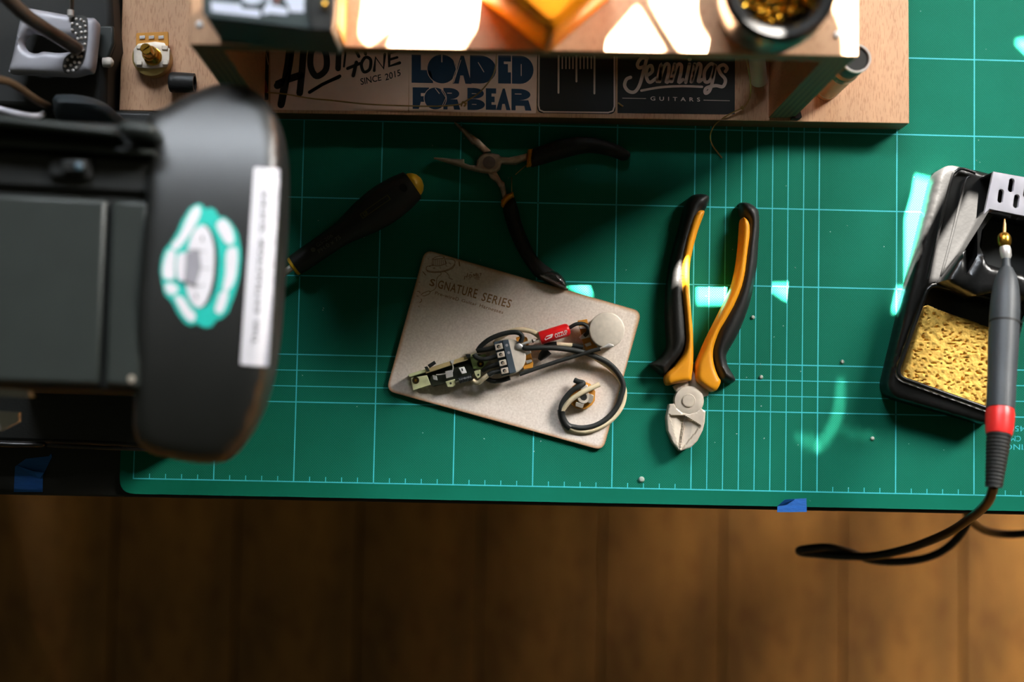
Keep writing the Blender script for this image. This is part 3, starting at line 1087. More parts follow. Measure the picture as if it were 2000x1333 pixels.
lh = ppillow('handle', [c2(z6(LH), 3)], .6, .02, .2, .8, .5, foam_grip, nn, step=.12)
o = ppillow('glossy_tip', [c2(z6([(1448, 824), (1500, 806), (1550, 818), (1584, 850), (1606, 906), (1560, 900), (1500, 872), (1460, 850)]), 3)], .6, .05, .32, .75, .45, glossy_black, lh, step=.1,
            zf=lambda x, y, d: .05 * noise.noise(Vector((x * 5, y * 5, 0))))  # separate glossy, creased piece over the handle end
o['label'] = 'shiny creased black tip'
ppillow('collar', [z6([(1398, 189), (1424, 186), (1416, 270), (1391, 276)])], .6, .1, .5, .4, .3, orange_rub, nn, step=.1)
ppillow('collar', [z6([(1260, 450), (1290, 420), (1322, 407), (1327, 432), (1300, 452), (1272, 486), (1260, 475)])], .6, .1, .5, .4, .3, orange_rub, nn, step=.1)
tube('return_spring', px_path(z6([(1392, 268), (1362, 294), (1333, 319)]), [.5, .55, .4]), .03, gold_wire, nn, 6)
tube('return_spring', px_path(z6([(1314, 332), (1314, 370), (1315, 410)]), [.4, .5, .5]), .03, gold_wire, nn, 6)

# ------------------------------------------------------------------ screwdriver
sdv = thing('screwdriver', 'black handled screwdriver with yellow end cap, its shaft under the extractor hood', 'screwdriver', W(690, 440, 0))
pa = W(*z6([(186, 796)])[0], .95)
pb = W(*z6([(850, 342)])[0], 1.3)
ax = (pb - pa)
SL = ax.length * 100
axn = ax.normalized()
pr = [(.22, .66), (.35, .68), (.8, .69), (1.6, .70), (2.6, .70), (3.4, .72), (4.0, .80), (4.8, .98), (5.6, 1.15), (6.6, 1.27), (7.4, 1.27), (8.3, 1.18), (9.1, 1.0), (SL - .62, .84)]
seg = 40
vs, fs = lathe_geo(pa, axn, [(t, r) for t, r in pr], seg)
# six shallow flutes along the belly
ctr = pa
for i, v in enumerate(vs):
    t = (v - ctr).dot(axn)
    c = ctr + axn * t
    k = i % seg
    tt = pr[i // seg][0]
    f = max(0, min(1, (tt - 3.6) / 1.5)) * max(0, min(1, (SL - .5 - tt) / 1.5))
    vs[i] = c + (v - c) * (1 - .05 * f * (1 + math.cos(6 * 2 * math.pi * k / seg + .5)) / 2)
hdl = mk('handle', vs, fs, M('screwdriver_black', (27, 28, 25), .55, var=.15), sdv, 40)
lathe('end_cap', pa, axn, [(SL - .64, .80), (SL - .5, .78), (SL - .3, .66), (SL - .1, .42), (SL, .1)], yellow_pl, sdv, 32)
lathe('collar', pa, axn, [(0, .55), (.05, .62), (.2, .63), (.24, .55)], yellow_pl, sdv, 32)
tipw = pa - axn * .075
lathe('shaft', tipw, axn, [(0, .05), (.15, .12), (.6, .2), (1.0, .22), (7.6, .22)], chrome, sdv, 16)
# printed lettering wrapped on the handle
upn = (Vector((0, 0, 1)) - axn * axn.z).normalized()
sdn = axn.cross(upn)


def on_handle(t, s):
    rad = np.interp(t, [p[0] for p in pr], [p[1] for p in pr]) + .012
    a = s / rad
    return pa + axn * (t / 100) + (upn * math.cos(a) + sdn * math.sin(a)) * (rad / 100)


def wrap_text(name, body, t0, t1, s0, s1, mat, parent):
    tv, tf = text_geo(body, 0.0)
    return mk(name, [on_handle(t0 + (t1 - t0) * u, -(s0 + (s1 - s0) * v)) for u, v in tv], tf, mat, parent, 0)


hp = M('faint_print', (92, 94, 84), .6)
wrap_text('printed_text', 'GS-206', 2.05, 3.25, .02, .26, hp, hdl)
wrap_text('printed_text', 'PH.0 x 75', 1.95, 3.6, -.36, -.1, hp, hdl)
yp = M('dim_yellow_print', (96, 92, 30), .6)
vs, fs = [], []
for (t0, t1, s0, s1) in ((5.4, 7.5, .14, .17), (5.4, 7.5, -.17, -.14), (5.4, 5.44, -.17, .17), (7.46, 7.5, -.17, .17), (5.55, 5.6, -.1, .1), (5.6, 5.85, .06, .1), (5.6, 5.85, -.1, -.06), (5.8, 5.85, -.1, .0), (5.7, 5.85, -.02, .02)):
    n_ = 12
    for k in range(n_):
        s = len(vs)
        a, b = t0 + (t1 - t0) * k / n_, t0 + (t1 - t0) * (k + 1) / n_
        vs += [on_handle(a, s0), on_handle(b, s0), on_handle(b, s1), on_handle(a, s1)]
        fs.append((s, s + 1, s + 2, s + 3))
mk('printed_frame', vs, fs, yp, hdl, 0)
vs = [on_handle(8.55 + .22 * math.cos(a), .28 * math.sin(a)) for a in [2 * math.pi * k / 16 for k in range(16)]]
mk('hang_hole', vs, [tuple(range(16))], M('hole_black', (8, 8, 7), .9), hdl, 0)
lathe('printed_mark', on_handle(1.75, -.05), (on_handle(1.75, -.05) - (pa + axn * .0175)), [(0, .15), (.004, .15)], hp, hdl, 16)

# ------------------------------------------------------------------ engraved card
z7 = zc(740, 470, 3.1736)
card = thing('display_card', 'beige rounded card engraved Signature Series with scorched edges', 'card', W(1000, 690, 0))
CH = .3
ppillow('board', [round_poly(z7([(285, 55), (1630, 440), (1390, 1303), (45, 932)]), 18, 7)], CH, .01, CH - .03, .02, .03, card_material(), card, step=.22, smooth=30)
ze = zc(800, 480, 8.332)
ink('engraving', [], CH + .006, engrave, card,
    strokes=[(ze(p), w, 'open') for p, w in (
        ([(390, 320), (290, 340), (270, 370), (290, 405), (400, 425), (560, 410), (680, 360), (735, 290), (735, 250), (690, 225), (580, 215)], 1.3),
        ([(275, 395), (300, 425), (400, 440), (560, 425), (690, 375), (740, 310)], 1.3),
        ([(375, 215), (440, 180), (520, 170), (560, 185), (560, 200), (470, 215), (400, 225), (375, 215)], 1.1),
        ([(375, 215), (365, 310)], 1.2), ([(560, 195), (600, 290)], 1.2), ([(365, 310), (440, 330), (540, 315), (600, 290)], 1.2),
        ([(505, 435), (510, 470), (460, 510), (440, 560), (435, 640), (425, 690), (380, 730), (335, 750)], 1.2),
        ([(565, 420), (610, 450), (640, 490), (650, 530), (700, 550)], 1.2),
        ([(215, 425), (262, 480)], 1.6), ([(805, 265), (815, 330)], 2.2), ([(120, 745), (150, 745), (172, 775)], 1.2), ([(115, 820), (145, 825)], 1.2),
        ([(190, 870), (195, 900), (165, 930)], 1.4), ([(150, 990), (158, 1000)], 1.2), ([(300, 212), (305, 216)], 1.4), ([(155, 595), (160, 598)], 1.4),
        ([(190, 800), (230, 770), (310, 740), (335, 760), (310, 790), (240, 820), (215, 815)], 1.3), ([(320, 345), (345, 330)], 1), ([(385, 370), (415, 365)], 1.4), ([(495, 345), (500, 370)], 1), ([(590, 320), (605, 340)], 1), ([(640, 280), (670, 300)], 1.2),
        ([(900, 500), (890, 550)], 1.4), ([(945, 450), (930, 520)], 1.4), ([(900, 505), (940, 495)], 1.2), ([(985, 470), (965, 500), (985, 520), (1010, 495), (985, 470)], 1.3),
        ([(1030, 515), (1045, 460), (1060, 500), (1085, 450), (1085, 510)], 1.3), ([(1105, 460), (1105, 500), (1130, 500)], 1.2), ([(1105, 480), (1125, 478)], 1), ([(1145, 460), (1165, 455), (1150, 495)], 1.2), ([(950, 545), (990, 538)], .9), ([(1050, 525), (1140, 520)], 1.2), ([(1070, 545), (1135, 548)], .9), ([(990, 440), (1020, 438)], .9))]
    + [(ze([(395 + k * 29, 228 - 3 * k), (392 + k * 33, 318 - 2 * abs(k - 3))]), .9) for k in range(7)],
    texts=[('S', ze([(345, 535), (425, 555), (395, 672), (315, 650)]), .02),
           ('GNATURE', ze([(480, 558), (1118, 712), (1080, 865), (450, 690)]), .014, 1.12),
           ('SERIES', ze([(1205, 760), (1672, 885), (1630, 1020), (1160, 895)]), .014, 1.15),
           ('Pre-wireD', ze([(425, 742), (810, 850), (795, 905), (408, 795)]), .01, 1.1),
           ('Guitar', ze([(855, 868), (1105, 935), (1090, 982), (840, 915)]), .01, 1.1),
           ('Harnesses', ze([(1150, 945), (1535, 1065), (1515, 1115), (1132, 1000)]), .01, 1.1)])

# ------------------------------------------------------------------ wiring harness
zw = zc(780, 640, 6.667)
zj = zc(1000, 590, 4.7615)
har = thing('guitar_wiring_harness', 'guitar wiring harness with lever switch, two pots, red capacitor and jack', 'wiring harness', W(1010, 700, CH))
# lever switch
SWH = 1.2
mid_dark = M('switch_dark', (38, 44, 26), .5, var=.3)
swm = pprism('lever_switch', zw([(150, 655), (360, 622), (410, 745), (178, 822)]), SWH - .12, SWH, zinc, har, .03)
pprism('frame_base', zw([(118, 625), (1000, 345), (1140, 372), (1140, 470), (410, 745), (360, 630), (150, 655)]), CH, .5, mid_dark, swm)
pprism('frame_side', zw([(115, 612), (1000, 330), (1012, 362), (130, 650)]), CH, SWH + .1, zinc, swm, .02)
pprism('wafer', zw([(330, 545), (880, 370), (895, 420), (345, 600)]), SWH - .3, SWH + .15, M('wafer_tan', (190, 168, 118), .5, .2), swm, .02)
pprism('frame_end', zw([(920, 395), (1120, 345), (1160, 440), (1080, 545), (960, 540)]), SWH - .2, SWH - .05, M('zinc_green', (150, 172, 110), .35, .6, var=.2), swm, .02)
for (cx_, cy_), rr_ in (((213, 690), 46), ((1057, 474), 46)):
    c = zw([(cx_, cy_)])[0]
    lathe('screw_hole', W(*c, SWH + (0 if cx_ < 500 else -.05)), UPV, [(0, .22), (.03, .22), (.03, .15), (.005, .13), (.005, .01)], M('dark_brass', (60, 48, 24), .4, .6), swm, 20)
    lathe('screw', W(*c, SWH + (0 if cx_ < 500 else -.05)), UPV, [(0, .08), (.035, .08), (.04, .01)], brass, swm, 14)
pprism('wafer_stack', zw([(400, 640), (900, 460), (990, 560), (930, 640), (440, 770), (390, 720)]), .5, SWH - .25, mid_dark, swm, .03)
for q, m_, hh in (([(365, 490), (455, 432), (480, 470), (395, 530)], black_plastic, SWH + .3), ([(322, 515), (365, 505), (400, 570), (360, 580)], mid_dark, SWH + .2),
                  ([(860, 350), (930, 345), (925, 395), (880, 395)], black_plastic, SWH + .3),
                  ([(770, 525), (845, 510), (880, 590), (815, 608)], white_print, SWH + .1), ([(655, 430), (715, 415), (705, 470), (665, 470)], chrome, SWH + .2),
                  ([(430, 620), (485, 630), (500, 690), (440, 680)], chrome, SWH + .05), ([(595, 570), (690, 555), (700, 640), (610, 665)], chrome, SWH + .1),
                  ([(970, 570), (1055, 548), (1062, 640), (1020, 668), (985, 630)], zinc, SWH + .12), ([(600, 705), (725, 672), (735, 745), (700, 775), (625, 778)], zinc, SWH - .05)):
    pprism('contact_lug', zw(q), hh - .12, hh, m_, swm, .03)
for q, hh in (((1028, 618), SWH + .13), ((668, 728), SWH - .04)):
    lathe('lug_hole', W(*zw([q])[0], hh), UPV, [(0, .07), (.012, .07)], mid_dark, swm, 12)
ink('contact_slot', [zw([(805, 535), (822, 532), (832, 565), (815, 570)])], SWH + .11, mid_dark, swm)
a_, b_ = W(*zw([(775, 690)])[0], SWH), W(*zw([(945, 645)])[0], SWH)
pr_ = []
L_ = (b_ - a_).length * 100
for k in range(22):
    pr_.append((L_ * k / 21, .19 + (.025 if k % 2 else 0)))
lathe('coil_spring', a_, b_ - a_, pr_, M('spring_black', (40, 42, 44), .35, .5), swm, 16)
tube('link_wire', px_path(zw([(480, 615), (540, 612), (620, 600)]), SWH + .15), .035, chrome, swm, 6)
tube('link_wire', px_path(zw([(685, 460), (700, 520), (690, 580)]), SWH + .2), .035, chrome, swm, 6)
tube('link_wire', px_path(zw([(735, 715), (760, 705), (790, 690)]), SWH), .04, chrome, swm, 6)


# two potentiometers, covers upwards
PH = 1.5
p1 = lathe('potentiometer', W(991, 699, CH), UPV, [(0, .9), (.25, .9), (.3, 1.12), (PH - CH - .06, 1.14), (PH - CH - .02, 1.11), (PH - CH, 1.05), (PH - CH, .02)], dull_cap, har, 40)
pprism('terminal_board', zw([(1520, 130), (1600, 100), (1665, 130), (1690, 250), (1745, 470), (1735, 530), (1620, 545), (1560, 400)]), .75, .92, amber, p1, .03)
for q in ([(1600, 320), (1700, 290), (1720, 330), (1640, 370)], [(1640, 430), (1720, 415), (1730, 450), (1660, 475)], [(1590, 200), (1680, 170), (1690, 200), (1610, 240)]):
    pprism('lug', zw(q), .92, 1.05, chrome, p1, .03)
ppillow('solder_blob', [c2(zw([(1520, 210), (1560, 185), (1600, 215), (1640, 255), (1630, 285), (1560, 290), (1520, 260)]), 3)], PH, PH, .02, .16, .2, chrome, p1, step=.06)
p2 = lathe('potentiometer', W(1182, 647.5, CH), UPV, [(0, .9), (.25, .9), (.3, 1.1), (PH - CH - .06, 1.12), (PH - CH - .02, 1.09), (PH - CH, 1.03), (PH - CH, .02)], dull_cap, har, 40)
pprism('terminal_board', zj([(610, 175), (700, 160), (720, 260), (760, 380), (815, 440), (690, 460), (650, 350), (630, 250)]), .75, .92, amber, p2, .03)
for q in ([(622, 228), (690, 222), (690, 248), (630, 252)], [(625, 330), (670, 285), (735, 290), (735, 325), (640, 350)], [(672, 392), (730, 372), (740, 402), (690, 420)]):
    pprism('lug', zj(q), .92, 1.05, chrome, p2, .03)
ppillow('solder_blob', [c2(zj([(880, 395), (905, 385), (945, 398), (945, 420), (900, 430), (850, 420)]), 3)], PH, PH - .05, .02, .14, .12, chrome, p2, step=.06)

# screw terminal strip on the first pot
ts = pprism('terminal_strip', zw([(1225, 190), (1340, 165), (1445, 610), (1330, 632)]), PH, PH + .35, slate, har, .03)
pprism('strip_ridge', zw([(1338, 166), (1420, 158), (1522, 582), (1436, 604)]), PH, PH + .65, slate, ts, .03)
screw_tan = M('screw_tan', (150, 132, 112), .5, .4)
for q in ([(1240, 222), (1335, 200), (1352, 275), (1255, 300)], [(1268, 328), (1362, 305), (1378, 378), (1283, 398)], [(1293, 434), (1385, 412), (1402, 485), (1308, 508)], [(1316, 538), (1412, 515), (1428, 590), (1332, 612)]):
    pprism('screw_clamp', zw(q), PH + .35, PH + .62, satin_steel, ts, .03)
    cx_ = sum(p[0] for p in q) / 4; cy_ = sum(p[1] for p in q) / 4
    ink('screw_hole', [zw(circ(cx_ - 4, cy_, 24, 14))], PH + .63, ink_black, ts)
    ink('screw_face', [zw(circ(cx_ + 8, cy_ + 6, 17, 12))], PH + .635, screw_tan, ts)
for q in ((1399, 232), (1424, 328)):
    lathe('rivet', W(*zw([q])[0], PH + .65), UPV, [(0, .09), (.01, .09)], ink_grey, ts, 14)

# capacitor
ca, cb = W(*zj([(258, 340)])[0], 1.35), W(*zj([(536, 252)])[0], 1.35)
CL = (cb - ca).length * 100
cap = sl_ = lathe('capacitor', ca, cb - ca, [(0, .30), (.03, .40), (.1, .42), (CL - .22, .42), (CL - .08, .36), (CL, .2)], red_sleeve, har, 32)
can = (cb - ca).normalized()
cup = (Vector((0, 0, 1)) - can * can.z).normalized()
csd = can.cross(cup)


def on_cap(t, s):
    a = s / .43
    return ca + can * (t / 100) + (cup * math.cos(a) + csd * math.sin(a)) * .0043


tv, tf = text_geo('OZZUP', .03)
mk('printed_text', [on_cap(.92 + .82 * u, .32 - .30 * v) for u, v in tv], [tuple(reversed(f)) for f in tf], white_print, sl_, 0)
vs, fs = [], []
for poly in ([(.25, .16), (.42, .0), (.8, -.02), (.86, .02), (.72, .2), (.45, .22), (.3, .26)], [(.4, .2), (.47, .2), (.36, .5)], [(.55, .2), (.62, .2), (.6, .5)], [(.66, .18), (.74, .14), (.86, .48)]):
    s = len(vs)
    vs += [on_cap(*p) for p in poly]
    fs.append(tuple(range(s, s + len(poly))))
mk('printed_mark', vs, fs, white_print, sl_, 0)
tube('lead', px_path(zj([(258, 342), (225, 352), (200, 362), (150, 376), (90, 398)]), [1.35, 1.45, 1.55, 1.6, 1.6]), .06, chrome, cap, 8)
lathe('lead_bead', W(*zj([(190, 365)])[0], 1.55), can, [(-.05, .05), (-.02, .12), (.04, .12), (.07, .05)], M('flux_dark', (52, 40, 28), .4), cap, 12)

# wires


def wire(name, pts, hs, r, m, z=zj):
    return tube(name, px_path(z(pts), hs), r, m, har, 10)


wire('black_wire', [(105, 420), (140, 430), (280, 425), (420, 430), (560, 447), (680, 475), (790, 515), (890, 565), (970, 640), (1025, 730), (1035, 800), (1015, 880), (985, 960), (930, 1040), (850, 1110), (760, 1155), (660, 1172), (580, 1165), (520, 1145), (475, 1085), (455, 1010), (475, 930), (550, 835), (630, 785), (662, 756), (615, 742), (582, 728)],
     [1.55, 1.6, 1.6, 1.5, 1.3, 1.15, 1.0, .9, .8, .7, .65, .6, .55, .5, .5, .5, .5, .5, .55, .6, .7, .8, .95, 1.05, 1.0, .9, .8], [.17] * 27, black_wire)
wire('cream_wire', [(760, 512), (820, 550), (910, 612), (985, 695), (1032, 780), (1046, 860), (1022, 965), (960, 1060), (880, 1130), (780, 1180), (680, 1204), (590, 1194), (530, 1163), (488, 1105), (462, 1040), (475, 1000), (540, 920), (640, 850), (740, 800), (812, 768)],
     [.9, .75, .6, .5, .45, .4, .4, .4, .4, .4, .4, .4, .5, .55, .65, .75, .95, 1.1, 1.1, 1.05], .165, cream_wire)
wire('heat_shrink', [(540, 1168), (505, 1145), (475, 1095), (460, 1045), (458, 1008)], [.48, .52, .58, .63, .7], .24, black_plastic)
wire('black_wire', [(70, 675), (250, 612), (420, 556), (600, 500), (720, 463), (820, 436)], [1.1, 1.1, 1.15, 1.2, 1.3, 1.4], .13, black_wire)
wire('bare_end', [(815, 438), (850, 424), (900, 408)], [1.4, 1.5, 1.56], .06, chrome)
wire('black_wire', [(533, 243), (560, 225), (600, 207), (660, 204), (703, 235), (703, 285), (675, 315)], [1.35, 1.4, 1.45, 1.45, 1.4, 1.25, 1.1], .12, black_wire)
wire('heat_shrink', [(295, 402), (350, 398), (415, 392)], 1.0, .17, black_plastic)
wire('cream_wire', [(412, 394), (480, 400), (560, 406)], 1.0, .15, cream_wire)
wire('heat_shrink', [(555, 406), (600, 412), (660, 424)], [1.0, 1.0, 1.05], .15, black_plastic)
wire('heat_shrink', [(255, 540), (285, 500), (335, 450)], [.8, .85, .9], [.12, .26, .32], black_plastic)
wire('black_wire', [(1018, 306), (1070, 235), (1180, 150), (1330, 88), (1470, 62), (1560, 75), (1600, 125), (1578, 190)], [1.3, 1.45, 1.6, 1.65, 1.65, 1.65, 1.65, 1.6], .15, black_wire, zw)
wire('cream_wire', [(1235, 215), (1330, 120), (1440, 58), (1560, 28), (1700, 45), (1790, 92), (1850, 150)], [.9, 1.0, 1.1, 1.2, 1.2, 1.2, 1.1], .16, cream_wire, zw)
wire('black_wire', [(1015, 302), (1120, 290), (1240, 262)], [1.4, 1.6, 1.75], .15, black_wire, zw)
wire('black_wire', [(975, 345), (1000, 385), (1060, 412), (1140, 408), (1270, 374)], [1.5, 1.5, 1.6, 1.7, 1.75], .15, black_wire, zw)
wire('black_wire', [(1090, 560), (1130, 535), (1200, 505), (1295, 478)], [1.2, 1.4, 1.6, 1.75], .15, black_wire, zw)
wire('cream_wire', [(960, 690), (1020, 722), (1090, 672), (1160, 615)], [1.2, 1.3, 1.5, 1.65], .15, cream_wire, zw)
wire('black_wire', [(1155, 618), (1220, 588), (1325, 566)], [1.65, 1.7, 1.75], .15, black_wire, zw)
wire('black_wire', [(1120, 650), (1200, 694), (1310, 694), (1440, 655)], [.8, .8, .8, .9], .15, black_wire, zw)

# jack socket
zk = zc(1080, 720, 9.522)
jc = zk([(555, 505)])[0]
jk = ppillow('jack_socket', [zk([(300, 440), (370, 330), (480, 255), (620, 255), (700, 290), (790, 430), (780, 600), (720, 690), (600, 755), (450, 745), (350, 680), (320, 600)])], .7, CH, .36, .04, .05, amber, har, step=.25)
lathe('sleeve', W(*zk([(565, 535)])[0], .7), UPV, [(0, .42), (.25, .42), (.3, .38), (.3, .22), (.05, .2), (.05, .01)], satin_steel, jk, 24)
lathe('bore', W(*zk([(562, 528)])[0], .98), UPV, [(0, .2), (.025, .2), (.025, .01)], ink_black, jk, 20)
pprism('contact_spring', zk([(430, 625), (585, 655), (550, 745), (415, 705)]), .75, .95, steel, jk, .03)
pprism('contact_spring', zk([(690, 470), (760, 500), (745, 600), (700, 660), (640, 630), (660, 560)]), .75, 1.0, steel, jk, .03)
pprism('contact_spring', zk([(500, 330), (640, 300), (660, 380), (520, 400)]), .75, .9, chrome, jk, .03)

# ------------------------------------------------------------------ soldering iron stand, sponge, iron
zs = zc(1880, 320, 6.0583)
stand = thing('soldering_iron_stand', 'black soldering iron stand with slotted grey top plate at the right edge', 'iron stand', W(1880, 580, 0))
base_px = round_poly([(1838, 316), (2064, 368), (1952, 836), (1728, 772)], 34, 7)
tray_px = round_poly([(1815, 554), (1996, 597), (1950, 806), (1750, 735)], 20, 6)
gloss_stand = M('stand_black', (24, 24, 24), .28, var=.15, bump=.12, bscale=500)
ppillow('base', [base_px, tray_px[::-1]], 1.9, .02, 1.65, .3, .35, gloss_stand, stand, step=.2)
pprism('tray_floor', tray_px, .05, .45, gloss_stand, stand)
rim = [(1862, 340), (1852, 352), (1808, 540), (1806, 550)]
tube('deck_ridge', px_path([(1905, 338), (1880, 330), (1866, 336), (1858, 352), (1836, 440), (1812, 545)], 2.25), .1, gloss_stand, stand, 8)
tube('deck_ridge', px_path([(1893, 345), (1884, 360), (1862, 450), (1838, 540)], 2.22), .09, gloss_stand, stand, 8)
tube('tray_rim', [W(x, y, 2.2) for x, y in tray_px + [tray_px[0]]], .13, gloss_stand, stand, 8, raw=True)
slots = []
for cx_, cy_ in ((580, 252), (455, 380), (640, 442), (760, 320)):
    c = zs([(cx_, cy_)])[0]
    lp = []
    for k in range(16):
        a = 2 * math.pi * k / 16
        px_, py_ = 5.6 * math.cos(a), (8 if math.sin(a) > 0 else -8) + 5.6 * math.sin(a)
        lp.append((c[0] + px_ - py_ * .12, c[1] + py_ + px_ * .12))
    slots.append(lp)
plate = zs([(368, 92), (1000, 205), (1000, 690), (720, 612), (322, 533), (262, 590)])
ppillow('top_plate', [plate] + slots, 4.7, 4.4, .25, .06, .06, M('grey_stand_plate', (178, 176, 184), .45, 0, var=.06), stand, step=.4)
arms = [(1934, 408), (1945, 402), (2045, 425), (2045, 600), (1962, 566), (1905, 578), (1846, 548), (1915, 440)]
cav = [(1940, 420), (2035, 440), (2035, 545), (1962, 527), (1928, 516), (1913, 480), (1918, 450)]
wnd = [(1886, 487), (1909, 450), (1909, 500), (1889, 534)]
ppillow('holder', [arms, cav[::-1], wnd], 3.9, 1.9, 2.0, .25, .3, gloss_stand, stand, step=.3)
pprism('holder_floor', [(1925, 405), (2045, 430), (2045, 560), (1912, 525)], 1.92, 2.2, black_matte, stand)
pprism('plate_skirt', zs([(368, 92), (1000, 205), (1000, 225), (372, 112)]), 1.9, 4.4, gloss_stand, stand)

sp_px = [(1806, 600), (1830, 603), (1856, 613), (1900, 627), (1932, 639), (1972, 652), (1958, 720), (1943, 799), (1925, 796), (1870, 782), (1812, 764), (1764, 742), (1772, 715), (1788, 660)]


def spz(x, y, d):
    v = Vector((x, y, 0))
    n1 = noise.noise(v * 3.0)
    n2 = noise.noise(Vector((x * 1.2 + y * .3, y * 2.6, 5)) * 3.2)
    z = .08 * n1 + .05 * noise.noise(v * 9)
    if n2 > .3:
        z -= .35 * (n2 - .3) + .12
    return z


spg = ppillow('cleaning_sponge', [c2(sp_px, 3)], 1.7, .47, 1.1, .15, .15, sponge_m, None, step=.075, zf=spz, smooth=70)
tag(spg, 'damp yellow cleaning sponge lying in the iron stand tray', 'sponge')

iron = thing('soldering_iron', 'grey soldering iron with red band and looping black cable', 'soldering iron', W(1955, 650, 6))
AX = [(1962, 440, 5.2), (1961, 470, 5.4), (1965, 500, 5.6), (1966, 530, 5.8), (1954, 800, 8.2), (1951, 850, 8.6), (1941, 950, 9.2)]


def seg_path(y0, y1, n=8):
    out = []
    for k in range(n + 1):
        y = y0 + (y1 - y0) * k / n
        out.append((np.interp(y, [a[1] for a in AX], [a[0] for a in AX]), y, np.interp(y, [a[1] for a in AX], [a[2] for a in AX])))
    return out


def iron_seg(name, y0, y1, rads, m, n=None):
    n = len(rads) - 1
    p = seg_path(y0, y1, n)
    return tube(name, [W(*q) for q in p], [r / 33.2 for r in rads], m, iron, 20, raw=True, smooth=40)


iron_seg('tip', 428, 458, [1, 3.2, 4, 4], M('iron_tip', (190, 140, 90), .3, .8))
iron_seg('brass_nut', 457, 483, [9, 13, 13.5, 13.5, 13, 9], brass)
iron_seg('ferrule', 482, 506, [10, 11.5, 11, 11, 8], chrome)
iron_seg('neck', 505, 532, [8, 8, 9, 12], iron_grey)
iron_seg('grip', 524, 800, [12, 21, 25, 27.5, 28.5, 29, 29, 29, 29, 28.5, 28, 27.5, 27, 27, 27, 26.5], iron_grey)
iron_seg('grip_ring', 630, 634, [29.4, 29.6, 29.4], black_matte)
iron_seg('red_band', 798, 850, [25, 27, 27, 26.5, 26, 24], heat_red)
rb = []
for k in range(30):
    rb.append((24 - 7.5 * k / 29) - (0 if k % 2 else 1.6))
iron_seg('strain_relief', 849, 952, rb, black_matte)
cab = [(1941, 948, 9.0), (1934, 972, 7.5), (1920, 992, 5), (1896, 1012, 1.5), (1850, 1042, -3), (1780, 1070, -6), (1710, 1086, -8), (1650, 1087, -9), (1600, 1083, -9.5), (1568, 1080, -9.5), (1562, 1076, -9.4), (1580, 1072, -9), (1620, 1070, -9), (1660, 1080, -9.5), (1710, 1096, -10), (1780, 1096, -10.5), (1835, 1080, -10.5), (1872, 1050, -10), (1893, 1015, -9), (1902, 985, -8), (1890, 960, -7), (1880, 975, -7.5), (1893, 1012, -9.5), (1920, 1035, -11), (1960, 1044, -12), (2010, 1042, -12), (2080, 1030, -12)]
tube('cable', [W(*p) for p in cab], .29, cable_m, iron, 12)

# ------------------------------------------------------------------ fume extractor at the left
ext = thing('fume_extractor', 'black fume extractor with curved hood, teal badge and white label', 'fume extractor', W(250, 560, 0))
EH = 19.0
pprism('base_plate', [(-160, 200), (300, 216), (335, 250), (345, 560), (345, 880), (300, 878), (230, 872), (-160, 858)], .02, 2.2, black_plastic, ext, .3)
prism('body', pxo([(-160, 226), (224, 240), (292, 246), (290, 395), (270, 768), (-160, 752)], EH), 2.2, EH, black_plastic, ext, .25)
pprism('rear_rail', [(-160, 214), (20, 226), (222, 250), (222, 264), (20, 244), (-160, 230)], EH, EH + 2.2, grey_plastic, ext, .3)
pprism('hinge_block', [(228, 232), (302, 240), (302, 268), (230, 262)], EH, EH + 2.2, grey_plastic, ext, .3)
pprism('step', [(-160, 264), (20, 268), (302, 292), (302, 304), (20, 284), (-160, 280)], EH, EH + 1.2, grey_plastic, ext, .3)
pprism('switch_housing', [(96, 300), (180, 304), (178, 350), (94, 346)], EH, EH + .7, black_matte, ext, .15)
pprism('rocker_switch', [(118, 310), (168, 312), (167, 338), (117, 336)], EH + .7, EH + 1.1, black_plastic, ext, .12)
lathe('power_lamp', W(154, 325, EH + 1.1), UPV, [(0, .22), (.1, .2), (.18, .08), (.19, .01)], M('lamp_blue', (70, 92, 104), .3), ext, 16)
pprism('control_panel', [(-160, 300), (20, 292), (300, 312), (298, 378), (0, 362), (-160, 352)], EH, EH + .35, black_plastic, ext, .15)
pprism('lid', [(-160, 372), (208, 390), (192, 752), (-160, 742)], EH, EH + .5, grey_plastic, ext, .2)
pprism('side_strip', [(218, 390), (290, 394), (270, 758), (202, 752)], EH, EH + .6, grey_plastic, ext, .2)
lathe('screw', W(257, 741, EH + .6), UPV, [(0, .2), (.05, .2), (.08, .02)], steel, ext, 14)
pprism('front_bar', [(-160, 852), (16, 862), (86, 864), (86, 874), (16, 874), (-160, 866)], 2.2, 2.9, gloss_stand, ext, .2)
pprism('front_bar', [(90, 867), (205, 871), (330, 878), (330, 884), (205, 879), (90, 874)], 2.2, 2.7, gloss_stand, ext, .2)
o = pprism('white_slab', [(-120, 748), (0, 757), (56, 764), (60, 776), (0, 774), (-120, 768)], 16.0, 16.6, white_label, ext)
o['label'] = 'small flat white piece by the extractor lid'
pprism('white_slab', [(-120, 802), (0, 803), (36, 806), (36, 824), (0, 842), (-120, 850)], 8.5, 9.0, white_label, ext)  # plain white slabs added beside the extractor lid

hood_px = c2([(288, 242), (330, 204), (380, 172), (430, 155), (480, 164), (520, 196), (542, 245), (552, 310), (552, 400), (546, 520), (537, 640), (524, 730), (503, 800), (472, 858), (432, 900), (385, 906), (330, 897), (285, 884), (262, 850), (268, 768), (284, 560), (296, 390)], 5)
HR = 18.0
hood_c = pxo(hood_px, HR)
hy = [p[1] for p in hood_c]
hy0, hy1 = min(hy), max(hy)
hyc = (hy0 + hy1) / 2
hhf = (hy1 - hy0) / 2


def hoodz(x, y, d=0):
    k = abs(y - hyc) / hhf
    return 2.4 * (1 - k ** 2.6)


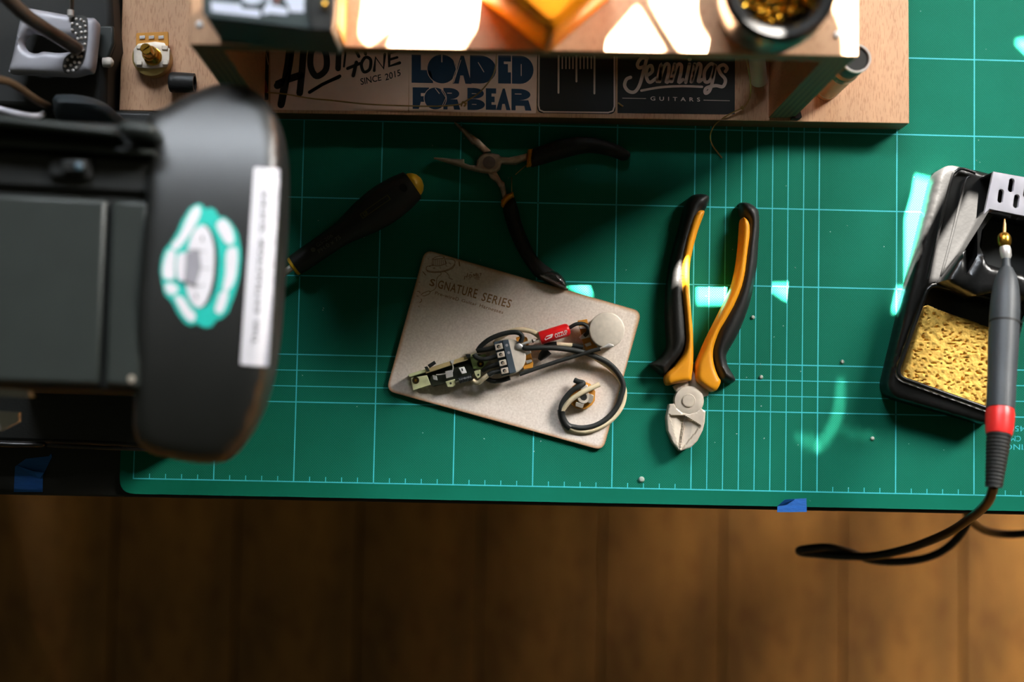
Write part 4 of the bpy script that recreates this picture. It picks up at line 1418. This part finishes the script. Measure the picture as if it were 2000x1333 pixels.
HB, HS = 15.5, 1.6
pillow('hood', [hood_c], HB, HS, .5, .9, hood_black, ext, step=.3, zf=hoodz)


hood_lite = [hood_c[::3]]
HCACHE = {}


def hood_h(px_, py_):
    key = (round(px_, 1), round(py_, 1))
    if key not in HCACHE:
        h = 19.2
        for _ in range(2):
            x_, y_ = WC(px_, py_, h)
            h = HB + HS + .5 + hoodz(x_, y_)
        d = bdist(np.array([[x_, y_]]), hood_lite)[0]
        q = min(max(1 - d / .7, 0), 1)
        HCACHE[key] = h - .5 + .5 * math.sqrt(max(0, 1 - q * q)) + .02
    return HCACHE[key]


def on_hood(off):
    return lambda x, y: hood_h(x, y) + off


def hood_patch(name, loop, off, m, parent=ext, step=5.0):
    V, T = cdt_fill([loop], step)
    vs = [W(x, y, hood_h(x, y) + off) for x, y in V]
    fs = []
    for t in T:
        a, b, c = (vs[i] for i in t)
        fs.append(tuple(t) if (b - a).cross(c - a).z > 0 else tuple(reversed(t)))
    return mk(name, vs, fs, m, parent, 60)


lb = hood_patch('label', round_poly([(496, 326), (548, 330), (525, 717), (469, 713)], 5, 3), .02, white_label)
lb['label'] = 'white printed label strip'
ink('printed_text', [], on_hood(.05), ink_label, lb, texts=[
    ('THIS', [(492, 672), (496, 626), (506, 627), (502, 673)]), ('EXTRACTOR', [(497, 610), (507, 466), (518, 467), (507, 611)]), ('SUCKS', [(508, 452), (511, 374), (522, 375), (519, 453)])])
zb = zc(300, 380, 3.919)
bd = hood_patch('badge', zb([(335, 70), (375, 80), (395, 115), (430, 100), (470, 115), (500, 170), (545, 175), (590, 210), (640, 290), (655, 360), (668, 420), (670, 500), (655, 640), (620, 770), (570, 900), (520, 950), (480, 960), (450, 1005), (400, 1025), (350, 1000), (330, 985), (290, 1005), (240, 985), (190, 920), (140, 820), (85, 770), (70, 700), (50, 590), (60, 500), (85, 420), (125, 380), (180, 290), (220, 190), (280, 100)]), .02, ink_teal)
bd['label'] = 'teal badge with a white ribbon around a control knob'
for q in ([(345, 90), (358, 150), (300, 270), (230, 370), (175, 425), (135, 390), (200, 310), (255, 185), (300, 110)], [(110, 430), (165, 440), (160, 560), (155, 645), (80, 640), (70, 560)], [(90, 690), (150, 680), (190, 730), (140, 770), (95, 740)], [(160, 790), (225, 790), (275, 870), (322, 920), (300, 975), (240, 940)],
          [(480, 225), (540, 190), (600, 260), (615, 365), (565, 380), (510, 310)], [(560, 430), (635, 410), (643, 520), (620, 660), (575, 730), (530, 730), (550, 600)], [(512, 750), (568, 745), (558, 830), (520, 910), (470, 890), (490, 810)]):
    hood_patch('ribbon', c2(zb(q), 3), .05, white_label, bd, 6)
hood_patch('knob_rim', c2(zb([(385, 235), (440, 270), (482, 370), (496, 500), (488, 640), (455, 770), (405, 850), (345, 862), (400, 780), (440, 600), (450, 400)]), 3), .05, ink_black, bd, 6)
hood_patch('knob_skirt', c2(zb([(370, 235), (420, 270), (455, 370), (465, 480), (455, 640), (420, 780), (380, 850), (340, 866), (300, 840), (265, 770), (250, 700), (250, 500), (270, 380), (310, 280)]), 3), .075, white_label, bd, 6)
hood_patch('knob_top', zb([(185, 455), (250, 440), (350, 432), (365, 560), (322, 702), (230, 668), (185, 650), (172, 560)]), .10, white_label, bd, 6)
hood_patch('knob_fluting', zb([(248, 440), (350, 432), (366, 560), (322, 702), (232, 668), (242, 550)]), .12, ink_grey, bd, 6)
ink('knob_lines', [], on_hood(.14), ink_black, bd, strokes=[(zb(p), w) for p, w in (([(265, 425), (350, 430)], 2), ([(230, 668), (322, 704)], 2), ([(350, 430), (400, 440)], 1.2), ([(360, 565), (440, 570)], 1), ([(322, 704), (390, 695)], 1.2), ([(372, 325), (372, 355)], 3), ([(325, 765), (328, 790)], 3))]
    + [(zb([(462 + 14 * math.sin(k / 15 * math.pi), 350 + 27 * k), (484 + 8 * math.sin(k / 15 * math.pi), 350 + 27 * k)]), .9) for k in range(16)])

# ------------------------------------------------------------------ clutter at the upper left
zp = zc(0, 0, 5.553)
dev = thing('black_power_unit', 'black box with round silver knob behind the silver bracket', 'power unit', W(150, 110, 0))
pprism('case', [(-120, -60), (214, -60), (220, 50), (223, 85), (208, 128), (206, 215), (-120, 206)], -.28, 4.0, black_matte, dev, .4)
pprism('side_flange', zp([(1040, 268), (1230, 274), (1238, 470), (1150, 690), (1040, 600)]), 4.0, 4.4, grey_plastic, dev, .15)
kx = W(221, 122, 4.2)
lathe('knob', kx - Vector((.006, 0, 0)), (1, 0, 0), [(0, .3), (.3, .32), (.5, .28), (.62, .12), (.64, .01)], white_pl, dev, 20)
hh = thing('silver_bracket', 'silver cast bracket with keyhole slot and gripping dots on a gooseneck', 'bracket', W(100, 85, 4.0))
PZ = 6.0
outl = c2(zp([(250, 85), (400, 92), (700, 145), (940, 178), (1005, 182), (1040, 225), (1040, 320), (1015, 540), (985, 740), (920, 765), (780, 800), (600, 790), (300, 775), (95, 768), (82, 735), (120, 600), (150, 450), (190, 250)]), 3)
slot = c2(zp([(218, 440), (245, 375), (310, 322), (420, 345), (560, 385), (700, 380), (820, 410), (845, 480), (800, 535), (640, 562), (460, 547), (400, 566), (330, 560), (260, 515)]), 3)
ppillow('paddle', [outl, slot], PZ, PZ - 1.0, .7, .3, .35, silver_paddle, hh, step=.2)
ppillow('grip_pad', [c2(zp([(800, 172), (935, 182), (955, 300), (948, 480), (900, 690), (800, 785), (700, 790), (680, 700), (720, 610), (835, 545), (862, 480), (850, 410), (780, 330), (770, 250)]), 3)], PZ, PZ, .02, .02, .05, M('dark_pad', (52, 50, 48), .5), hh, step=.3)
for q in ((830, 210), (880, 215), (912, 240), (785, 258), (838, 270), (872, 300), (925, 285), (785, 325), (825, 365), (885, 352), (928, 345), (845, 422), (885, 415), (928, 410), (848, 490), (882, 488), (920, 482), (825, 558), (865, 550), (905, 548), (785, 615), (848, 618), (882, 615), (735, 650), (812, 678), (862, 682), (708, 720), (770, 710), (830, 735), (740, 770), (795, 765)):
    lathe('grip_dot', W(*zp([q])[0], PZ + .03), UPV, [(0, .095), (.06, .09), (.1, .05), (.11, .01)], chrome, hh, 10)
gp = [W(*zp([(x, y)])[0], h) for x, y, h in ((-60, -140, 15), (60, -40, 13.5), (160, 60, 12), (310, 190, 10.2), (500, 320, 8.3), (680, 430, 7.1), (800, 505, 6.5), (845, 545, 6.2))]
gpc = catmull(gp, 10)
gr = [(.42 if k % 2 else .40) for k in range(len(gpc))]
tube('gooseneck', gpc, gr, gooseneck_m, hh, 16, raw=True)
tube('support_rod', px_path(zp([(775, -60), (780, 40), (770, 130)]), [7, 6.5, 6]), .13, gooseneck_m, hh, 8)
lathe('rod_end', W(*zp([(768, 110)])[0], 6.2), (0, -1, 0), [(0, .2), (.35, .2), (.4, .1)], chrome, hh, 14)
cc = tube('brown_cable', px_path(zp([(-120, 850), (0, 868), (120, 905), (260, 990), (400, 1090), (520, 1150)]), [14, 13, 12, 11, 10, 8]), .22, M('brown_cable', (70, 50, 28), .6), None, 10)
tag(cc, 'blurred brown cable running into the extractor at left', 'cable')
lm = ppillow('black_pouch', [c2(zp([(470, 1010), (560, 945), (720, 940), (920, 980), (1080, 1060), (1110, 1160), (1080, 1240), (800, 1290), (520, 1250)]), 3)], 10, 4.05, 4, 2.5, 2.0, M('pouch_grey', (38, 46, 50), .6), None, step=.35)
tag(lm, 'soft dark grey lump between bracket and extractor', 'pouch')
rg = tube('metal_hoop', px_path(zp([(-160, 1150), (0, 1190), (200, 1240), (340, 1262), (430, 1258), (470, 1235)]), [10, 10, 10, 10, 9.5, 8]), .2, silver_paddle, None, 10)
tag(rg, 'thin silver metal hoop above the extractor rail', 'hoop')

# potentiometer and sleeve on the base board
z1 = zc(0, 0, 3.3333)
pt = thing('potentiometer', 'loose potentiometer with split brass shaft standing on the beech board', 'potentiometer', W(*z1([(1000, 400)])[0], BZ))
lathe('can', W(*z1([(1003, 392)])[0], BZ), UPV, [(0, 1.1), (.05, 1.18), (.75, 1.18), (.8, 1.1), (.8, .01)], M('brass_can', (190, 165, 100), .35, .6), pt, 36)
pprism('terminal_board', round_poly(z1([(886, 214), (1095, 205), (1097, 300), (884, 300)]), 3, 3), BZ + .7, BZ + .85, amber, pt, .03)
for q in (925, 985, 1048):
    pprism('lug', z1([(q - 18, 232), (q + 18, 230), (q + 18, 252), (q - 18, 254)]), BZ + .85, BZ + .95, chrome, pt, .03)
ppillow('face_plate', [z1([(900, 285), (960, 278), (1010, 272), (1070, 280), (1080, 300), (1105, 318), (1100, 405), (1085, 430), (1030, 440), (970, 445), (890, 435), (872, 400), (870, 320)])], BZ + 1.0, BZ + .8, .2, .05, .06, satin_steel, pt, step=.2)
for q in ((910, 305), (1072, 310), (905, 410), (1075, 408)):
    pprism('fold_tab', z1([(q[0] - 20, q[1] - 14), (q[0] + 20, q[1] - 14), (q[0] + 20, q[1] + 14), (q[0] - 20, q[1] + 14)]), BZ + 1.04, BZ + 1.14, satin_steel, pt, .04)
pc = W(*z1([(997, 372)])[0], BZ + 1.0)
lathe('bushing', pc, UPV, [(0, .56), (.12, .56), (.14, .5)] + [(.14 + .07 * k, .46 if k % 2 else .5) for k in range(12)] + [(1.0, .44), (1.0, .01)], brass, pt, 24)
sh_c = pc + Vector((0, 0, .0095))
vs, fs = [], []
for s in (-1, 1):           # split knurled shaft
    prs = []
    n = 14
    for zi, rr_ in ((0, .34), (.95, .34), (1.02, .3)):
        ring = []
        for k in range(n + 1):
            a = math.pi * k / n
            rk = rr_ * (1 if k % 2 else .94)
            p = Vector((rk * math.cos(a), s * (rk * math.sin(a) + .035)))
            ring.append(len(vs))
            ca_, sa_ = math.cos(R(35)), math.sin(R(35))
            vs.append(sh_c + Vector((p.x * ca_ - p.y * sa_, p.x * sa_ + p.y * ca_, zi)) / 100)
        prs.append(ring)
    for a, b in zip(prs, prs[1:]):
        for k in range(n + 1):
            k2 = (k + 1) % (n + 1)
            f = (a[k], a[k2], b[k2], b[k])
            fs.append(f if s > 0 else f[::-1])
    fs.append(tuple(prs[-1]) if s > 0 else tuple(reversed(prs[-1])))
mk('split_shaft', vs, fs, brass, pt, 30)
slv = thing('rubber_sleeve', 'short black rubber sleeve lying on the beech board beside the loose potentiometer', 'sleeve', W(353, 161, BZ))
sa, sb = W(*z1([(1102, 536)])[0], BZ + .62), W(*z1([(1268, 540)])[0], BZ + .62)
SLn = (sb - sa).length * 100
lathe('tube_body', sa, sb - sa, [(0, .45), (.06, .58), (.2, .64), (SLn * .6, .62), (SLn, .58), (SLn, .44), (SLn - .8, .42), (SLn - .8, .01)], rubber, slv, 28)

# thin wires caught in the riser
w1 = thing('thin_brass_wire', 'thin kinked wire lying across the pale stickers', 'wire', W(760, 205, BZ))
p_ = [(530, 556), (640, 566), (780, 590), (930, 605), (1080, 622), (1200, 630), (1400, 637), (1560, 638), (1680, 628), (1720, 610), (1800, 560), (1870, 480), (1900, 410), (1907, 310), (1905, 250)]
tube('strand', px_path(z3(p_), [2.0, 2.0, 2.0, 2.05, 2.1, 2.1, 2.1, 2.1, 2.2, 2.4, 3.2, 4.4, 5.5, 7, 8]), .045, gold_wire, w1, 6)
tube('knot', px_path(z3([(1695, 640), (1705, 612), (1722, 628), (1712, 640), (1728, 618)]), 2.3), .05, gold_wire, w1, 6)
w2 = thing('thin_brass_wire', 'thin curled wire hanging from the riser onto the green mat', 'wire', W(1400, 250, 0))
p_ = [(1712, 340), (1735, 450), (1742, 560), (1722, 620), (1690, 650), (1600, 695), (1530, 748), (1500, 812), (1512, 872), (1570, 950)]
tube('strand', px_path(z4(p_), [6, 4, 2.6, 2.1, 2.0, 1.95, 1.4, .7, .3, .08]), .045, gold_wire, w2, 6)
tube('knot', px_path(z4([(1680, 652), (1692, 640), (1698, 656), (1686, 648)]), 2.1), .06, gold_wire, w2, 6)
tube('clipping', px_path(z4([(945, 618), (958, 628), (975, 640)]), 1.9), .05, gold_wire, w2, 6)

wt = thing('white_tube', 'short white plastic tube under the shelf beside the script sticker', 'tube', W(1480, 150, BZ))
wa, wb_ = W(1474, 70, 5.5), W(1483, 160, BZ + .55)
WL = (wb_ - wa).length * 100
lathe('tube_body', wa, wb_ - wa, [(0, .5), (WL - .05, .52), (WL, .48), (WL, .36), (WL - .5, .34), (WL - .5, .01)], white_pl, wt, 24)
bk = pprism('black_wedge', [(1546, 232), (1551, 221), (1563, 214), (1567, 229), (1560, 233)], BZ, BZ + .5, black_plastic, None, .05)
tag(bk, 'tiny black wedge at the foot of the right upright', 'wedge')

# lacquered tube at the right end of the riser
cyl = thing('cardboard_tube', 'open kraft tube with silver rim and teal band at the riser end', 'tube', W(1615, 172, BZ))
cb0 = W(1614, 172, BZ)
lathe('tube_body', cb0, UPV, [(0, .74), (.03, .80), (.5, .80), (7.1, .80), (7.1, .70), (1.5, .70), (1.5, .01)], glass_brown, cyl, 36)
lathe('liner', cb0, UPV, [(7.15, .695), (2.0, .69), (2.0, .01)], ink_black, cyl, 36)
lathe('foil_band', cb0, UPV, [(4.2, .8), (4.22, .825), (4.9, .825), (4.92, .8)], teal_band, cyl, 36)
lathe('foot_ring', cb0, UPV, [(.55, .8), (.57, .82), (.66, .82), (.68, .8)], satin_steel, cyl, 36)
lathe('lacquer_patch', cb0, UPV, [(5.6, .80), (5.62, .815), (6.9, .815), (6.95, .8)], tube_dark, cyl, 36)
vs, fs = [], []
for k in range(37):
    a = 2 * math.pi * k / 36
    for rr_, zz_ in ((.815, 6.95), (.86, 7.1), (.84, 7.25), (.72, 7.25), (.68, 7.0)):
        vs.append(cb0 + Vector((math.cos(a) * rr_, math.sin(a) * rr_, zz_)) / 100)
for k in range(36):
    for j in range(4):
        fs.append((k * 5 + j, (k + 1) * 5 + j, (k + 1) * 5 + j + 1, k * 5 + j + 1))
mk('rim', vs, fs, chrome, cyl, 40)

# ------------------------------------------------------------------ things on top of the shelf
zt_ = zc(380, 0, 6.6667)
bb = thing('black_box', 'black box with pale blurred print on the shelf top', 'box', W(520, 30, SH))
BT = 21.5
pprism('case', round_poly(zt_([(95, -400), (100, 160), (150, 225), (1520, 385), (1790, 400), (1830, 200), (1850, -400)]), 4, 3), SH, BT, M('box_dark', (44, 56, 56), .5), bb, .2)
pprism('side_panel', zt_([(1455, -300), (1830, -300), (1800, 390), (1530, 380), (1470, 100)]), BT, BT + .15, black_matte, bb, .05)
ink('printed_marks', [zt_(p) for p in ([(210, 20), (600, 50), (620, 110), (840, 130), (862, 180), (840, 222), (620, 195), (420, 175), (225, 150)], circ(760, -40, 150, 20, 95), [(950, -60), (1000, -60), (1000, 60), (1090, 80), (1200, 110), (1220, 150), (1200, 195), (960, 170), (930, 190), (890, 180), (900, 110), (950, 40)], [(1170, -60), (1440, -60), (1425, 30), (1425, 160), (1260, 155), (1225, 120), (1230, 70), (1190, 40)])], BT + .02, M('print_lilac', (196, 202, 220), .6), bb)
ink('printed_marks', [zt_([(1040, -60), (1110, -60), (1100, 40), (1050, 45)])], BT + .03, M('print_rust', (120, 62, 54), .6), bb)
lathe('brass_stud', W(*zt_([(1705, 90)])[0], BT + .15), UPV, [(0, .16), (.3, .16), (.34, .01)], brass, bb, 14)
rl = pprism('wooden_ruler', zt_([(1840, -300), (1905, -300), (1880, 350), (1820, 370)]), SH, SH + 3.5, M('ruler_yellow', (206, 150, 66), .5), None, .05)
tag(rl, 'narrow yellow wooden slat beside the black box', 'slat')

ob = thing('orange_box', 'glowing orange plastic box standing cornerwise on the shelf top', 'box', W(1075, 30, SH))
oo = round_poly([(1076, 64), (1214, -58), (1075, -180), (932, -56)], 16, 5)
ppillow('case', [oo], 21.2, SH, 4.0, .4, .8, orange_box_m, ob, step=.5)
ppillow('lid_panel', [round_poly([(1076, 40), (1182, -58), (1075, -155), (966, -56)], 12, 4)], 21.4, 21.38, .12, .05, .1, orange_box_m, ob, step=.6)

tc_ = thing('tip_cleaner', 'round black tip cleaner filled with shiny brass wool', 'tip cleaner', W(1480, 20, SH))
tcx = W(1492, 18, SH)
lathe('pot', tcx, UPV, [(0, 2.2), (.1, 2.4), (1.5, 2.75), (3.0, 2.9), (3.9, 2.85), (4.2, 2.6), (4.15, 2.25), (3.9, 2.05), (1.0, 1.9), (1.0, .01)], gloss_stand, tc_, 48)
curl_m = M('brass_wool', (230, 175, 60), .18, 1.0, var=.15)
vs, fs = [], []
rnd = random.Random(5)
for k in range(150):
    a0 = rnd.uniform(0, 6.28); rr_ = 1.75 * math.sqrt(rnd.random()); zz_ = 3.0 + rnd.uniform(0, 1.0) + .35 * (1 - rr_ / 1.8)
    c = tcx + Vector((rr_ * math.cos(a0), rr_ * math.sin(a0), zz_)) / 100
    e = Euler((rnd.uniform(0, 6), rnd.uniform(0, 6), rnd.uniform(0, 6))).to_matrix()
    R0 = rnd.uniform(.18, .34)
    s = len(vs)
    nb = 12
    for j in range(nb + 1):
        a = 5.2 * j / nb
        for w_ in (-.07, .07):
            vs.append(c + e @ Vector((R0 * math.cos(a), R0 * math.sin(a), w_ + .05 * a)) / 100)
    for j in range(nb):
        fs.append((s + 2 * j, s + 2 * j + 1, s + 2 * j + 3, s + 2 * j + 2))
o = mk('brass_wool', vs, fs, curl_m, tc_, 60)
o['kind'] = 'stuff'

# ------------------------------------------------------------------ tape and crumbs
def tape(label, base_pts, fold_pts, h, z, h0):
    t = thing('masking_tape', label, 'tape', W(*z(base_pts)[0], h0), 'blue tape scraps')
    pprism('strip', z(base_pts), h0, h, blue_tape, t)
    if fold_pts:
        a, b, c, d = z(fold_pts)
        va = [W(*a, h + .02), W(*b, h + .3), W(*c, h + .3), W(*d, h + .02)]
        vb = [v - Vector((0, 0, .0003)) for v in va]
        mk('curled_edge', va + vb, [(0, 1, 2, 3), (7, 6, 5, 4), (0, 4, 5, 1), (1, 5, 6, 2), (2, 6, 7, 3), (3, 7, 4, 0)], blue_tape, t, 0)
    return t


z9 = zc(1500, 780, 3.808)
tape('blue tape scrap folded over the mat edge near the looping cable', [(70, 798), (125, 748), (286, 738), (289, 840), (68, 842)], [(72, 796), (128, 748), (205, 745), (140, 785)], .03, z9, .005)
z10 = zc(0, 720, 5.128)
tape('crumpled blue tape scrap in the dark left corner of the bench', [(150, 985), (260, 905), (490, 880), (512, 855), (520, 885), (430, 1070), (425, 1240), (138, 1240)], [(158, 970), (330, 1030), (440, 1045), (395, 1112)], -.25, z10, -.29)

bl = [(1704, 857, .19, 'white solder bead on the mat below the stand, beside the light flare'), (1470.5, 620, .17, 'clear solder bead on the mat just right of the cutters handle'),
      (1486.5, 737, .18, 'solder bead on the mat right of the cutters thumb guard'), (1645, 707, .18, 'solder bead on the mat between cutters and iron stand'), (1253, 937, .26, 'largest solder bead, near the mat front edge below the card')]
o0 = None
for px, py, rr_, lab in bl:
    p = W(px, py, .02)
    if o0 is None:
        o0 = lathe('solder_bead', p, UPV, [(0, .12), (.02, .13), (.05, .12), (.09, .08), (.1, .01)], crumb_m, None, 16)
        o, k_ = o0, 1
    else:
        o = o0.copy()
        COL.objects.link(o)
        o.location = p
        o.scale = (rr_ / .18,) * 3
    tag(o, lab, 'bead', 'solder beads on the mat')
vs, fs = [], []
for k in range(70):
    px, py = rnd.choice([(rnd.uniform(580, 1720), rnd.uniform(245, 960)), (rnd.uniform(1380, 1980), rnd.uniform(20, 980))])
    p = W(px, py, .012)
    s = len(vs)
    a = rnd.uniform(0, 6)
    l_, w_ = rnd.uniform(.02, .06), rnd.uniform(.015, .035)
    d = Vector((math.cos(a), math.sin(a), 0)); e = Vector((-d.y, d.x, 0))
    for q in (d * l_, e * w_, -d * l_, -e * w_):
        vs.append(p + q / 100)
    vs.append(p + Vector((0, 0, .0003)))
    fs += [(s, s + 1, s + 4), (s + 1, s + 2, s + 4), (s + 2, s + 3, s + 4), (s + 3, s, s + 4)]
cr_ = mk('crumbs', vs, fs, crumb_m, None, 0)
tag(cr_, 'pale specks of solder and wire scattered over the mat', 'crumbs', kind='stuff')
